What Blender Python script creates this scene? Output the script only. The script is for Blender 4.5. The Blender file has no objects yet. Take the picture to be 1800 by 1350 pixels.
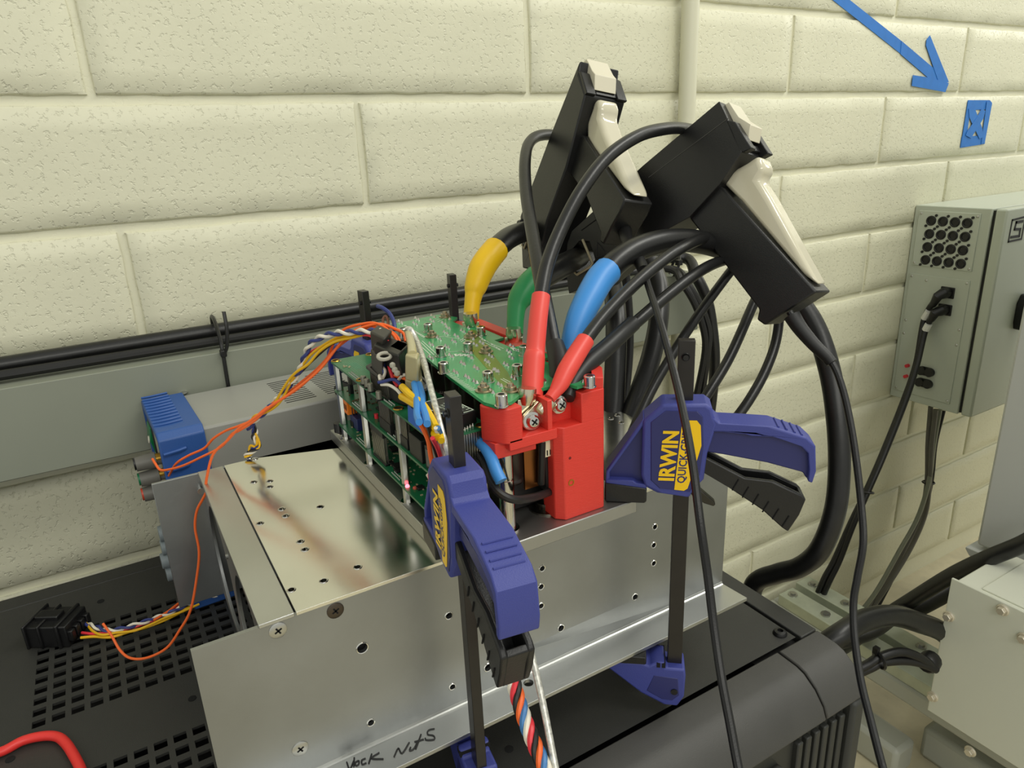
import bpy, bmesh, math, random
from mathutils import Vector as V, Matrix
from mathutils.geometry import tessellate_polygon
random.seed(7)
S = bpy.context.scene
COL = S.collection
UNIT = 1.4                       # authored unit -> metres
# ------------------------------------------------------------------ camera, world, lights
FOC = 1238.19
CAM = V((-.0214, -.6820, .3269))
RT = V((0.859606, -0.509242, -0.041839)); UP = V((0.198131, 0.256729, 0.945957)); FW = V((0.470980, 0.821440, -0.321582))
cd = bpy.data.cameras.new('camera'); cam = bpy.data.objects.new('camera', cd); COL.objects.link(cam)
cd.sensor_fit = 'HORIZONTAL'; cd.sensor_width = 36; cd.lens = FOC / 1800 * 36; cd.clip_start = .01; cd.clip_end = 50
m = Matrix((RT, UP, -FW)).transposed().to_4x4(); m.translation = CAM * UNIT
cam.matrix_world = m
S.camera = cam
W = bpy.data.worlds.new('room_light'); S.world = W; W.use_nodes = True
W.node_tree.nodes['Background'].inputs[0].default_value = (.95, .96, .88, 1)
W.node_tree.nodes['Background'].inputs[1].default_value = .70
def area(name, loc, target, sx, sy, power, col=(1, .985, .90)):
    l = bpy.data.lights.new(name, 'AREA'); l.shape = 'RECTANGLE'; l.size = sx; l.size_y = sy; l.energy = power; l.color = col
    o = bpy.data.objects.new(name, l); COL.objects.link(o); o.location = loc
    o.rotation_euler = (V(target) - V(loc)).to_track_quat('-Z', 'Y').to_euler()
area('ceiling_lamp', (1.5, -1.3, 2.3), (1.0, -.6, 0), 2.4, .35, 36)
area('ceiling_lamp', (-.3, -3.4, 2.0), (0.3, -.3, .1), 2.6, .6, 30)
area('ceiling_lamp', (4.4, -.55, 2.0), (.6, -.6, .4), .5, 1.6, 24)
S.view_settings.view_transform = 'Standard'
S.view_settings.look = 'None'
S.view_settings.gamma = 1
S.view_settings.use_curve_mapping = False
S.view_settings.exposure = -.1
S.render.film_transparent = False

# ------------------------------------------------------------------ materials
def lin(c):
    return tuple((x / 255 / 12.92 if x <= 10 else ((x / 255 + .055) / 1.055) ** 2.4) for x in c)
MATS = {}
def mat(name, rgb, rough=.5, metal=0, var=0, vscale=40, bump=0, bscale=200, emit=None, trans=0, spec=.5, alpha=1, stretch=None, rvar=0, coat=0):
    if name in MATS: return MATS[name]
    mt = bpy.data.materials.new(name); mt.use_nodes = True; nt = mt.node_tree; b = nt.nodes['Principled BSDF']
    c = lin(rgb) + (1,)
    b.inputs['Base Color'].default_value = c; b.inputs['Roughness'].default_value = rough; b.inputs['Metallic'].default_value = metal
    b.inputs['Specular IOR Level'].default_value = spec
    if coat: b.inputs['Coat Weight'].default_value = coat; b.inputs['Coat Roughness'].default_value = .08
    if trans: b.inputs['Transmission Weight'].default_value = trans
    if emit: b.inputs['Emission Color'].default_value = lin(emit[:3]) + (1,); b.inputs['Emission Strength'].default_value = emit[3]
    if var or bump or rvar:
        ge = nt.nodes.new('ShaderNodeNewGeometry'); mp = nt.nodes.new('ShaderNodeMapping'); nt.links.new(ge.outputs['Position'], mp.inputs[0])
        if stretch: mp.inputs['Scale'].default_value = stretch
        n = nt.nodes.new('ShaderNodeTexNoise'); n.inputs['Scale'].default_value = vscale; n.inputs['Detail'].default_value = 6; nt.links.new(mp.outputs[0], n.inputs[0])
        if var:
            r = nt.nodes.new('ShaderNodeMapRange'); r.inputs[1].default_value = .3; r.inputs[2].default_value = .7; r.inputs[3].default_value = 1 - var; r.inputs[4].default_value = 1 + var
            nt.links.new(n.outputs[0], r.inputs[0])
            mx = nt.nodes.new('ShaderNodeVectorMath'); mx.operation = 'SCALE'; mx.inputs[0].default_value = c[:3]; nt.links.new(r.outputs[0], mx.inputs['Scale']); nt.links.new(mx.outputs[0], b.inputs['Base Color'])
        if rvar:
            r2 = nt.nodes.new('ShaderNodeMapRange'); r2.inputs[1].default_value = .3; r2.inputs[2].default_value = .7; r2.inputs[3].default_value = max(.02, rough - rvar); r2.inputs[4].default_value = rough + rvar
            nt.links.new(n.outputs[0], r2.inputs[0]); nt.links.new(r2.outputs[0], b.inputs['Roughness'])
        if bump:
            n2 = nt.nodes.new('ShaderNodeTexNoise'); n2.inputs['Scale'].default_value = bscale; n2.inputs['Detail'].default_value = 4; nt.links.new(mp.outputs[0], n2.inputs[0])
            bp = nt.nodes.new('ShaderNodeBump'); bp.inputs['Strength'].default_value = bump; bp.inputs['Distance'].default_value = .001
            nt.links.new(n2.outputs[0], bp.inputs['Height']); nt.links.new(bp.outputs[0], b.inputs['Normal'])
    MATS[name] = mt
    return mt
def wall_mat(name, rgb, pits=1.0):
    mt = bpy.data.materials.new(name); mt.use_nodes = True; nt = mt.node_tree; b = nt.nodes['Principled BSDF']; L = nt.links.new
    b.inputs['Roughness'].default_value = .42; b.inputs['Specular IOR Level'].default_value = .35
    ge = nt.nodes.new('ShaderNodeNewGeometry')
    n = nt.nodes.new('ShaderNodeTexNoise'); n.inputs['Scale'].default_value = 6; n.inputs['Detail'].default_value = 5; L(ge.outputs['Position'], n.inputs[0])
    r = nt.nodes.new('ShaderNodeMapRange'); r.inputs[1].default_value = .3; r.inputs[2].default_value = .7; r.inputs[3].default_value = .96; r.inputs[4].default_value = 1.03; L(n.outputs[0], r.inputs[0])
    mx = nt.nodes.new('ShaderNodeVectorMath'); mx.operation = 'SCALE'; mx.inputs[0].default_value = lin(rgb); L(r.outputs[0], mx.inputs['Scale']); L(mx.outputs[0], b.inputs['Base Color'])
    # pits of the painted block: sparse dents, denser in patches
    p = nt.nodes.new('ShaderNodeTexNoise'); p.inputs['Scale'].default_value = 150; p.inputs['Detail'].default_value = 3; p.inputs['Roughness'].default_value = .6; L(ge.outputs['Position'], p.inputs[0])
    pr_ = nt.nodes.new('ShaderNodeMapRange'); pr_.interpolation_type = 'SMOOTHSTEP'; pr_.inputs[1].default_value = .33; pr_.inputs[2].default_value = .45; L(p.outputs[0], pr_.inputs[0])
    q = nt.nodes.new('ShaderNodeTexNoise'); q.inputs['Scale'].default_value = 60; q.inputs['Detail'].default_value = 5; L(ge.outputs['Position'], q.inputs[0])
    ad = nt.nodes.new('ShaderNodeMath'); ad.operation = 'MULTIPLY_ADD'; ad.inputs[1].default_value = .45; L(q.outputs[0], ad.inputs[0]); L(pr_.outputs[0], ad.inputs[2])
    bp = nt.nodes.new('ShaderNodeBump'); bp.inputs['Strength'].default_value = .45 * pits; bp.inputs['Distance'].default_value = .0022; L(ad.outputs[0], bp.inputs['Height']); L(bp.outputs[0], b.inputs['Normal'])
    MATS[name] = mt
    return mt
M_WALL = wall_mat('painted_block', (219, 217, 192)); M_MORTAR = wall_mat('painted_mortar', (226, 224, 200), .35)
M_BLK = mat('black_plastic', (18, 18, 19), .4, bump=.15, bscale=900)
M_GUN = mat('probe_black', (25, 25, 25), .34, bump=.2, bscale=1300)
M_CREAM = mat('cream_plastic', (206, 200, 176), .16, coat=.6)
M_CREAM2 = mat('cream_matte', (212, 206, 184), .4)
M_RUB = mat('black_rubber', (22, 22, 22), .36, var=.25, vscale=60, bump=.1, bscale=300)
M_RUB2 = mat('black_jacket', (18, 18, 18), .46, var=.2, vscale=60)
M_CABTOP = mat('black_powdercoat', (48, 48, 46), .48, bump=.35, bscale=1500, var=.08, vscale=20)
M_CABF = mat('dark_grey_plastic', (66, 65, 62), .5, bump=.25, bscale=1600, var=.06, vscale=30)
M_CABS = mat('charcoal_plastic', (48, 49, 46), .5, bump=.2, bscale=1600)
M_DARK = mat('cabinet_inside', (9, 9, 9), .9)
M_ALU = mat('brushed_aluminium', (192, 193, 190), .36, 1, var=.10, vscale=9, rvar=.07, bump=.06, bscale=350)
M_ALUF = mat('dull_aluminium_plate', (160, 162, 162), .44, 1, var=.2, vscale=7, rvar=.06, bump=.08, bscale=250)
M_ALUT = mat('polished_aluminium_lid', (232, 231, 224), .17, 1, var=.05, vscale=14, rvar=.06, bump=.02, bscale=120)
M_ALUP = mat('milled_aluminium', (176, 176, 172), .46, 1, var=.05, vscale=30, bump=.05, bscale=600)
M_CHROME = mat('bright_metal', (205, 203, 198), .14, 1)
M_STEEL = mat('zinc_steel', (190, 190, 186), .3, 1)
M_BOLT = mat('pale_zinc', (214, 206, 188), .38, .55)
M_TIN = mat('tinned_copper', (214, 205, 182), .22, 1)
M_PCB = mat('green_soldermask', (46, 148, 90), .22, var=.10, vscale=60, spec=.6)
M_PCBD = mat('green_soldermask_bare', (88, 122, 32), .3, spec=.6)
M_PCB2 = mat('green_board', (26, 104, 66), .3, var=.12, vscale=90)
M_PCBE = mat('board_edge', (120, 132, 70), .5)
M_SILK = mat('white_silkscreen', (206, 218, 200), .6)
M_SOLD = mat('solder', (200, 198, 188), .25, 1)
M_REDP = mat('red_printed_plastic', (218, 58, 47), .42, bump=.25, bscale=700, stretch=(.25, .25, 3))
M_REDS = mat('red_heatshrink', (222, 72, 62), .4)
M_YELS = mat('yellow_heatshrink', (236, 190, 12), .42)
M_GRNS = mat('green_heatshrink', (28, 132, 72), .42)
M_BLUS = mat('blue_heatshrink', (62, 140, 214), .42)
M_CLAMP = mat('clamp_blue', (58, 66, 140), .5, bump=.2, bscale=1400)
M_CLAMPD = mat('clamp_blue_dark', (40, 44, 102), .45)
M_LABY = mat('label_yellow', (246, 200, 10), .4)
M_BAR = mat('black_oxide_bar', (30, 26, 24), .36, var=.2, vscale=80)
M_TROUGH = mat('grey_trough_paint', (136, 140, 126), .42, var=.03, vscale=12)
M_PS = mat('grey_instrument_case', (150, 150, 143), .4, bump=.1, bscale=1200)
M_PSB = mat('bumper_blue', (44, 84, 150), .42, bump=.15, bscale=1000)
M_GREYK = mat('grey_knob', (108, 106, 100), .5)
M_TAPE = mat('blue_masking_tape', (44, 116, 196), .55, var=.06, vscale=60)
M_BOXP = mat('light_grey_enclosure', (190, 196, 182), .4, bump=.08, bscale=900)
M_JB = mat('grey_enclosure_paint', (218, 220, 206), .45, bump=.12, bscale=1300)
M_CABW = mat('white_grey_cabinet', (188, 190, 188), .4, bump=.05, bscale=900)
M_GALV = mat('galvanised_channel', (186, 192, 174), .45, .45, var=.10, vscale=30)
M_FLOOR = mat('worn_concrete', (205, 196, 168), .7, var=.15, vscale=14, bump=.3, bscale=120)
M_PLINTH = mat('pale_grey_plinth', (176, 178, 168), .42)
M_COND = mat('painted_conduit', (212, 210, 186), .4)
M_ORG = mat('orange_wire', (240, 104, 38), .45); M_YEL = mat('yellow_wire', (226, 176, 18), .45); M_WHT = mat('white_wire', (226, 220, 204), .45)
M_BLU = mat('blue_wire', (44, 56, 120), .45); M_RED = mat('red_wire', (222, 50, 62), .42); M_BLW = mat('black_wire', (26, 26, 26), .45); M_BRN = mat('brown_wire', (110, 70, 50), .5)
M_LBL = mat('light_blue_wire', (60, 118, 176), .45)
M_CLR = mat('clear_plug', (214, 205, 160), .15, trans=.35)
M_BRAID = mat('silver_braid', (205, 204, 196), .35, .6, var=.35, vscale=420)
M_CAP = mat('capacitor_sleeve', (38, 27, 24), .3)
M_CONN = mat('black_connector', (22, 22, 22), .45)
M_IC = mat('ic_package', (20, 20, 20), .5)
M_PIN = mat('pin_row', (170, 168, 160), .3, 1)
M_BLUT = mat('blue_transformer', (36, 96, 186), .42)
M_TAN = mat('tan_trim', (170, 160, 130), .4)
M_GOLD = mat('gold_plating', (176, 138, 60), .3, 1)
M_COPPER = mat('copper_bar', (150, 96, 54), .35, 1)
M_INK = mat('marker_ink', (40, 40, 40), .6)
M_LOGO = mat('logo_black', (20, 20, 20), .5)
M_SLEEVE = mat('white_wire_tag', (230, 230, 225), .4)

# ------------------------------------------------------------------ geometry helpers
class MB:
    def __init__(s): s.v = []; s.f = []
    def add(s, vs, fs):
        n = len(s.v); s.v += [V(p) for p in vs]; s.f += [tuple(i + n for i in f) for f in fs]; return s
    def box(s, x0, x1, y0, y1, z0, z1):
        return s.add([(x0,y0,z0),(x1,y0,z0),(x1,y1,z0),(x0,y1,z0),(x0,y0,z1),(x1,y0,z1),(x1,y1,z1),(x0,y1,z1)],
                     [(0,3,2,1),(4,5,6,7),(0,1,5,4),(1,2,6,5),(2,3,7,6),(3,0,4,7)])
    def hexa(s, b, t):             # bottom quad, top quad
        return s.add(list(b) + list(t), [(0,3,2,1),(4,5,6,7),(0,1,5,4),(1,2,6,5),(2,3,7,6),(3,0,4,7)])
    def prism(s, poly, fa, fb, holes=()):
        # poly: 2D points; fa/fb map a 2D point to the two 3D faces
        loops = [[V((p[0], p[1], 0)) for p in poly]] + [[V((p[0], p[1], 0)) for p in h] for h in holes]
        tri = tessellate_polygon(loops); flat = [p for l in loops for p in l]; n = len(flat)
        vs = [fa((p.x, p.y)) for p in flat] + [fb((p.x, p.y)) for p in flat]
        fs = [tuple(t) for t in tri] + [tuple(n + i for i in reversed(t)) for t in tri]
        k = 0
        for l in loops:
            m_ = len(l)
            for i in range(m_): fs.append((k + i, k + (i + 1) % m_, n + k + (i + 1) % m_, n + k + i))
            k += m_
        return s.add(vs, fs)
    def ring(s, c, a, b, r, n): return [c + a * (r * math.cos(2 * math.pi * i / n)) + b * (r * math.sin(2 * math.pi * i / n)) for i in range(n)]
    def cyl(s, p0, p1, r0, r1=None, n=16, cap=True):
        p0 = V(p0); p1 = V(p1); r1 = r0 if r1 is None else r1; d = (p1 - p0).normalized(); a = d.orthogonal().normalized(); b = d.cross(a)
        vs = s.ring(p0, a, b, r0, n) + s.ring(p1, a, b, r1, n); fs = [(i, (i + 1) % n, n + (i + 1) % n, n + i) for i in range(n)]
        if cap: fs += [tuple(reversed(range(n))), tuple(range(n, 2 * n))]
        return s.add(vs, fs)
    def lathe(s, o, ax, prof, n=20, a=None):  # prof: (radius, height) list
        o = V(o); d = V(ax).normalized(); a = V(a) if a is not None else d.orthogonal().normalized(); b = d.cross(a); vs = []; fs = []
        for r, h in prof: vs += s.ring(o + d * h, a, b, max(r, 1e-6), n)
        for k in range(len(prof) - 1):
            for i in range(n): fs.append((k*n+i, k*n+(i+1)%n, (k+1)*n+(i+1)%n, (k+1)*n+i))
        fs += [tuple(reversed(range(n))), tuple(range((len(prof)-1)*n, len(prof)*n))]
        return s.add(vs, fs)
    def tube(s, pts, r, n=10, flat=None):
        pts = [V(p) for p in pts]; N = len(pts); rr = r if isinstance(r, (list, tuple)) else [r] * N
        t = [(pts[min(i+1, N-1)] - pts[max(i-1, 0)]).normalized() for i in range(N)]
        a = t[0].orthogonal().normalized(); vs = []; fs = []
        for i in range(N):
            a = (a - t[i] * a.dot(t[i])); a = a.normalized() if a.length > 1e-8 else t[i].orthogonal().normalized(); b = t[i].cross(a)
            vs += s.ring(pts[i], a, b, rr[i], n)
        for k in range(N - 1):
            for i in range(n): fs.append((k*n+i, k*n+(i+1)%n, (k+1)*n+(i+1)%n, (k+1)*n+i))
        fs += [tuple(reversed(range(n))), tuple(range((N-1)*n, N*n))]
        return s.add(vs, fs)
    def torus(s, c, ax, R, r, n=24, k=8):
        d = V(ax).normalized(); a = d.orthogonal().normalized(); b = d.cross(a); vs = []; fs = []
        for i in range(n):
            u = a * math.cos(2*math.pi*i/n) + b * math.sin(2*math.pi*i/n)
            for j in range(k): vs.append(V(c) + u * (R + r * math.cos(2*math.pi*j/k)) + d * (r * math.sin(2*math.pi*j/k)))
        for i in range(n):
            for j in range(k): fs.append((i*k+j, ((i+1)%n)*k+j, ((i+1)%n)*k+(j+1)%k, i*k+(j+1)%k))
        return s.add(vs, fs)
def spline(pts, per=8):
    P = [V(p) for p in pts]
    if len(P) < 3: return P
    P = [P[0] * 2 - P[1]] + P + [P[-1] * 2 - P[-2]]; out = []
    for i in range(1, len(P) - 2):
        a, b, c, d = P[i-1:i+3]
        for k in range(per):
            t = k / per
            out.append(.5 * ((2*b) + (c-a)*t + (2*a-5*b+4*c-d)*t*t + (3*b-a-3*c+d)*t**3))
    out.append(P[-2]); return out
ORG = {}
def fin(me, ang=35):
    bm = bmesh.new(); bm.from_mesh(me); bmesh.ops.recalc_face_normals(bm, faces=bm.faces)
    ca = math.radians(ang)
    for e in bm.edges:
        e.smooth = not (len(e.link_faces) == 2 and e.calc_face_angle(0) > ca)
    for f in bm.faces: f.smooth = True
    bm.to_mesh(me); bm.free()
def obj(name, mb, mt, parent=None, bevel=0, loc=None, seg=2, ang=35):
    me = bpy.data.meshes.new(name)
    if parent is not None: o0 = ORG[parent.name]
    elif loc is not None: o0 = V(loc)
    else:
        lo = V([min(p[i] for p in mb.v) for i in range(3)]); hi = V([max(p[i] for p in mb.v) for i in range(3)]); o0 = V(((lo.x+hi.x)/2, (lo.y+hi.y)/2, lo.z))
    me.from_pydata([(p - o0) * UNIT for p in mb.v], [], mb.f); me.update(); fin(me, ang)
    for x in (mt if isinstance(mt, (list, tuple)) else [mt]): me.materials.append(x)
    o = bpy.data.objects.new(name, me); COL.objects.link(o)
    if parent is not None: o.parent = parent
    else: o.location = o0 * UNIT
    ORG[o.name] = o0
    if bevel:
        md = o.modifiers.new('edge', 'BEVEL'); md.width = bevel * UNIT; md.segments = seg; md.limit_method = 'ANGLE'; md.angle_limit = math.radians(40)
    return o
def tag(o, label=None, cat=None, group=None, kind=None):
    if label: o['label'] = label
    if cat: o['category'] = cat
    if group: o['group'] = group
    if kind: o['kind'] = kind
    return o
def thing(name, loc, label, cat, group=None, rz=0, local=False):
    o = bpy.data.objects.new(name, None); COL.objects.link(o); o.location = V(loc) * UNIT; o.rotation_euler = (0, 0, rz); o.empty_display_size = .02
    ORG[o.name] = V((0, 0, 0)) if local else V(loc)
    return tag(o, label, cat, group)
def inst(src, off, parent=None, rot=None, name=None):     # another copy of a part, moved by off
    c = src.copy(); COL.objects.link(c)
    if name: c.name = name
    c.parent = parent if parent is not None else src.parent
    c.location = V(src.location) + V(off) * UNIT
    if rot: c.rotation_euler = rot
    ORG[c.name] = ORG[src.name]
    return c
def copy_tree(o, parent=None):
    c = o.copy(); COL.objects.link(c); c.parent = parent; ORG[c.name] = ORG[o.name]
    for ch in list(o.children): copy_tree(ch, c)
    return c
def text_mb(s, size, fn, ext=.0002, mb=None, shear=0, bold=0):
    cu = bpy.data.curves.new('t', 'FONT'); cu.body = s; cu.size = size; cu.align_x = 'CENTER'; cu.align_y = 'CENTER'; cu.shear = shear; cu.offset = bold * size; cu.resolution_u = 2
    o = bpy.data.objects.new('t', cu); COL.objects.link(o)
    me = o.to_mesh(); mb = mb or MB(); n = len(mb.v)
    mb.add([fn((v.co.x, v.co.y)) for v in me.vertices], [tuple(p.vertices) for p in me.polygons])
    o.to_mesh_clear(); bpy.data.objects.remove(o); bpy.data.curves.remove(cu)
    return mb
def circ(x, y, r, n=14): return [(x + r * math.cos(2*math.pi*i/n), y + r * math.sin(2*math.pi*i/n)) for i in range(n)]
# points measured along sight lines: on a level (gz), on a plane facing the wall (gy) or side (gx), or at a distance (gd)
def ray(u, v): return RT * ((u - 900) / FOC) - UP * ((v - 675) / FOC) + FW
def gz(u, v, z): d = ray(u, v); return CAM + d * ((z - CAM.z) / d.z)
def gy(u, v, y): d = ray(u, v); return CAM + d * ((y - CAM.y) / d.y)
def gx(u, v, x): d = ray(u, v); return CAM + d * ((x - CAM.x) / d.x)
def gd(u, v, w): return CAM + ray(u, v) * w
def gp(u, v, p0, n): d = ray(u, v); return CAM + d * ((V(p0) - CAM).dot(V(n)) / d.dot(V(n)))
# ================================================================== the room
FLZ = -.56
floor = tag(obj('floor', MB().box(-1.2, 3.2, -2.2, .04, FLZ - .03, FLZ), M_FLOOR, loc=(0, 0, FLZ)), kind='structure')
wall = tag(obj('wall_back', MB().box(-1.2, 3.2, .0036, .06, FLZ, 1.1), M_MORTAR, loc=(0, 0, FLZ)), kind='structure')
def block_mesh(k):
    rnd = random.Random(k); w, h = .4064 - .0062, .0996 - .0078; nx, nz = 26, 7; mb = MB(); vs = []
    for j in range(nz + 1):
        for i in range(nx + 1):
            ex = min(i, nx - i); ez = min(j, nz - j); e = min(ex * .35 if ex < 2 else 9, ez * .6 if ez < 2 else 9)
            xx = [0, .0016] + [.0016 + (w - .0032) * (q / (nx - 2)) for q in range(1, nx - 2)] + [w - .0016, w]
            zz = [0, .0018] + [.0018 + (h - .0036) * (q / (nz - 2)) for q in range(1, nz - 2)] + [h - .0018, h]
            x, z = xx[i], zz[j]; y = -.0002
            if ex == 0 or ez == 0: y = .0013 + rnd.uniform(-.0004, .0006)
            jt = .0007 if (ex < 2 or ez < 2) else 0
            vs.append((x + rnd.uniform(-jt, jt), y + rnd.uniform(-.0002, .0002), z + rnd.uniform(-jt, jt)))
    fs = [(j*(nx+1)+i, j*(nx+1)+i+1, (j+1)*(nx+1)+i+1, (j+1)*(nx+1)+i) for j in range(nz) for i in range(nx)]
    rim = [i for i in range(nx+1)] + [j*(nx+1)+nx for j in range(1, nz+1)] + [nz*(nx+1)+i for i in range(nx-1, -1, -1)] + [j*(nx+1) for j in range(nz-1, 0, -1)]
    n = len(vs); vs += [(vs[i][0], .008, vs[i][2]) for i in rim]; m_ = len(rim)
    fs += [(rim[i], n + i, n + (i+1) % m_, rim[(i+1) % m_]) for i in range(m_)]
    return mb.add(vs, fs)
protos = []
for k in range(4):
    b = obj('concrete_block', block_mesh(k), M_WALL, wall, ang=60)
    for v in b.data.vertices: v.co += V((0, 0, -FLZ * -1)) * 0
    protos.append(b)
used = set()
for r in range(-4, 9):
    zb = .374 - (r + 1) * .0996 + .0039
    off = 0.0 if r % 2 else .2159
    for c in range(-3, 6):
        x0 = off + c * .4064 + .0031
        if x0 > 2.2 or x0 < -1.1: continue
        k = (r * 7 + c * 3) % 4
        if k in used: o = inst(protos[k], (0, 0, 0), wall)
        else: o = protos[k]; used.add(k)
        o.location = V((x0, 0, zb)) * UNIT
# ------------------------------------------------------------------ conduit and wireway on the wall
cnd = thing('conduit', (.618, -.014, FLZ), 'cream painted vertical conduit running up the block wall', 'conduit')
obj('pipe', MB().cyl((.618, -.0145, FLZ), (.618, -.0145, 1.1), .0102, n=24), M_COND, cnd)
tr = thing('wireway', (.2, -.03, .0985), 'long grey steel wireway fixed along the block wall', 'wireway')
obj('body', MB().box(-.9, .605, -.06, -.001, .0985, .170), M_TROUGH, tr, bevel=.0012)
obj('cover', MB().box(-.899, .604, -.0615, -.0598, .0995, .1712), M_TROUGH, tr, bevel=.0005)
obj('end_fitting', MB().box(.6, .628, -.034, -.001, .135, .1705), M_COND, tr, bevel=.004)
pc = tag(obj('power_cable', MB().tube(spline([(-.9, -.024, .183), (-.3, -.027, .181), (.0, -.026, .182), (.2, -.024, .182), (.42, -.025, .183), (.53, -.027, .186), V((.5924, -.045, .1879)), V((.5846, -.075, .1699)), V((.595, -.085, .1392)), V((.6023, -.09, .0947)), V((.6068, -.09, .0577)), V((.6097, -.085, .0045)), V((.6083, -.08, -.0502)), V((.6082, -.07, -.1371))]), .0066, 12), M_RUB), 'thick black cable lying on the wireway and dropping beside the conduit', 'cable')
for k, (dx, sy) in enumerate(((0, -.0195), (9, -.040))):
    tag(obj('thin_cable', MB().tube(spline([(-.9, sy, .1765), (-.3, sy, .1765), (0, sy, .1765), (.3, sy, .1765), (.50, sy, .179), gy(1174 + dx, 473, -.06), gy(1199 + dx, 498, -.085), gy(1222 + dx, 536, -.095), gy(1237 + dx, 581, -.10), gy(1239 + dx * .6, 619, -.10), gy(1227 + dx, 682, -.095), gy(1219 + dx * 1.5, 710, -.09), gy(1205 + dx * 1.5, 790, -.085), gy(1195 + dx, 880, -.08)]), .0040, 10), M_RUB2), ['front thin black cable on the wireway, dropping outermost beside the conduit', 'rear thin black cable on the wireway, dropping next to the thick one'][k], 'cable', 'thin cables on the wireway')
tag(obj('cable_tie', MB().torus(V((.5715, -.052, .1795)), (1, -.6, -.4), .014, .0018, 14, 5).box(.556, .562, -.075, -.069, .186, .192), M_BLK), 'black tie holding the cables where they leave the wireway end', 'cable tie')
zt = thing('cable_tie', (.055, -.05, .17), 'black cable tie with upright tail around the wireway cables', 'cable tie')
obj('strap', MB().tube(spline([(.0535, -.0628, .10), (.0535, -.0632, .14), (.054, -.0634, .172), (.0545, -.056, .1835), (.055, -.038, .1935), (.0555, -.02, .1945), (.056, -.012, .188), (.0563, -.012, .175)]), .0016, 6), M_BLK, zt)
obj('lock_head', MB().box(.0515, .0565, -.068, -.0615, .168, .174), M_BLK, zt, bevel=.001)
obj('tail', MB().tube(spline([(.055, -.066, .171), (.0575, -.069, .178), (.0595, -.0695, .192), (.060, -.066, .206)]), .0015, 6), M_BLK, zt)
# ------------------------------------------------------------------ blue tape on the wall
YT = -.0012
def tape(name, px, parent, dy=0): 
    pts = [gy(u, v, YT - dy) for u, v in px]
    mb = MB(); n = len(pts); mb.add(pts + [p + V((0, .0006, 0)) for p in pts], [tuple(range(n)), tuple(reversed(range(n, 2*n)))] + [(i, (i+1) % n, n+(i+1) % n, n+i) for i in range(n)])
    return obj(name, mb, M_TAPE, parent)
ta = thing('tape_arrow', (1.0, YT, .38), 'blue masking tape arrow pointing down and right on the wall', 'tape arrow')
tape('tape_strip', [(1400, -50), (1464, 0), (1584, 95), (1586, 73), (1494, 0), (1440, -45)], ta)
tape('tape_strip', [(1583, 95), (1632, 137), (1660, 162), (1667, 150), (1644, 122), (1585, 72)], ta, .0005)
tape('tape_strip', [(1635, 62), (1629, 70), (1628, 80), (1652, 150), (1668, 144)], ta, .0010)
tape('tape_strip', [(1605, 132), (1603, 151), (1662, 162), (1668, 146), (1632, 136)], ta, .0015)
tx = thing('tape_marker', (1.28, YT, .29), 'blue masking tape square with a cross, below the tape arrow', 'tape mark')
for q, px in enumerate([[(1702, 176), (1699, 194), (1741, 192), (1744, 181), (1740, 176)], [(1691, 240), (1688, 260), (1731, 253), (1733, 238)],
                        [(1702, 177), (1689, 258), (1697, 257), (1708, 178)], [(1735, 178), (1725, 253), (1731, 252), (1744, 182)],
                        [(1703, 191), (1704, 206), (1722, 244), (1729, 241), (1727, 226), (1714, 191)], [(1726, 191), (1732, 195), (1729, 208), (1707, 243), (1698, 238), (1700, 232), (1719, 204)]]):
    tape('tape_strip', px, tx, .0004 * q)

# ------------------------------------------------------------------ wall cabinet with connectors
wb = thing('wall_cabinet', (1.25, -.0675, -.122), 'light grey wall cabinet with round audio sockets and black door latch', 'wall cabinet')
XB = 1.14
obj('body', MB().box(XB, 1.62, -.118, -.0008, -.122, .2065), M_BOXP, wb, bevel=.0015)
obj('door_gasket', MB().box(XB + .004, 1.61, -.123, -.1175, -.119, .2035), M_RUB2, wb)
obj('door', MB().hexa([(XB, -.139, -.122), (1.62, -.139, -.122), (1.62, -.1225, -.122), (XB, -.1225, -.122)], [(XB, -.139, .2065), (1.62, -.139, .2065), (1.62, -.1225, .2065), (XB, -.1225, .2065)]), M_BOXP, wb, bevel=.003)
lt = MB()
lt.prism([(1.222, .012), (1.217, .024), (1.217, .056), (1.225, .069), (1.238, .069), (1.245, .058), (1.245, .022), (1.239, .011)], lambda p: V((p[0], -.1385, p[1])), lambda p: V((p[0], -.152, p[1])))
latch = obj('door_latch', lt, M_BLK, wb, bevel=.003)
obj('latch_groove', MB().box(1.220, 1.242, -.1526, -.1518, .0385, .041), M_DARK, latch)
lg = MB()
def SB(px): return [gy(u, v, -.1394) for u, v in px]
def strip(mb, px, w, dy=0):
    P = [gy(u, v, -.1396) for u, v in px]
    for a, b in zip(P, P[1:]):
        d = (b - a).normalized(); nrm = V((-d.z, 0, d.x)) * w / 2; a2 = a - d * w * .5; b2 = b + d * w * .5
        mb.add([a2 + nrm, b2 + nrm, b2 - nrm, a2 - nrm, a2 + nrm + V((0, .0006, 0)), b2 + nrm + V((0, .0006, 0)), b2 - nrm + V((0, .0006, 0)), a2 - nrm + V((0, .0006, 0))], [(0,1,2,3), (7,6,5,4), (0,4,5,1), (1,5,6,2), (2,6,7,3), (3,7,4,0)])
strip(lg, [(1780, 387), (1773, 425), (1796, 420), (1803, 381), (1780, 387)], .0028)
strip(lg, [(1798, 389), (1787, 391), (1784, 403), (1794, 403), (1792, 415), (1778, 417)], .0040)
obj('door_emblem', lg, M_LOGO, wb)
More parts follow.
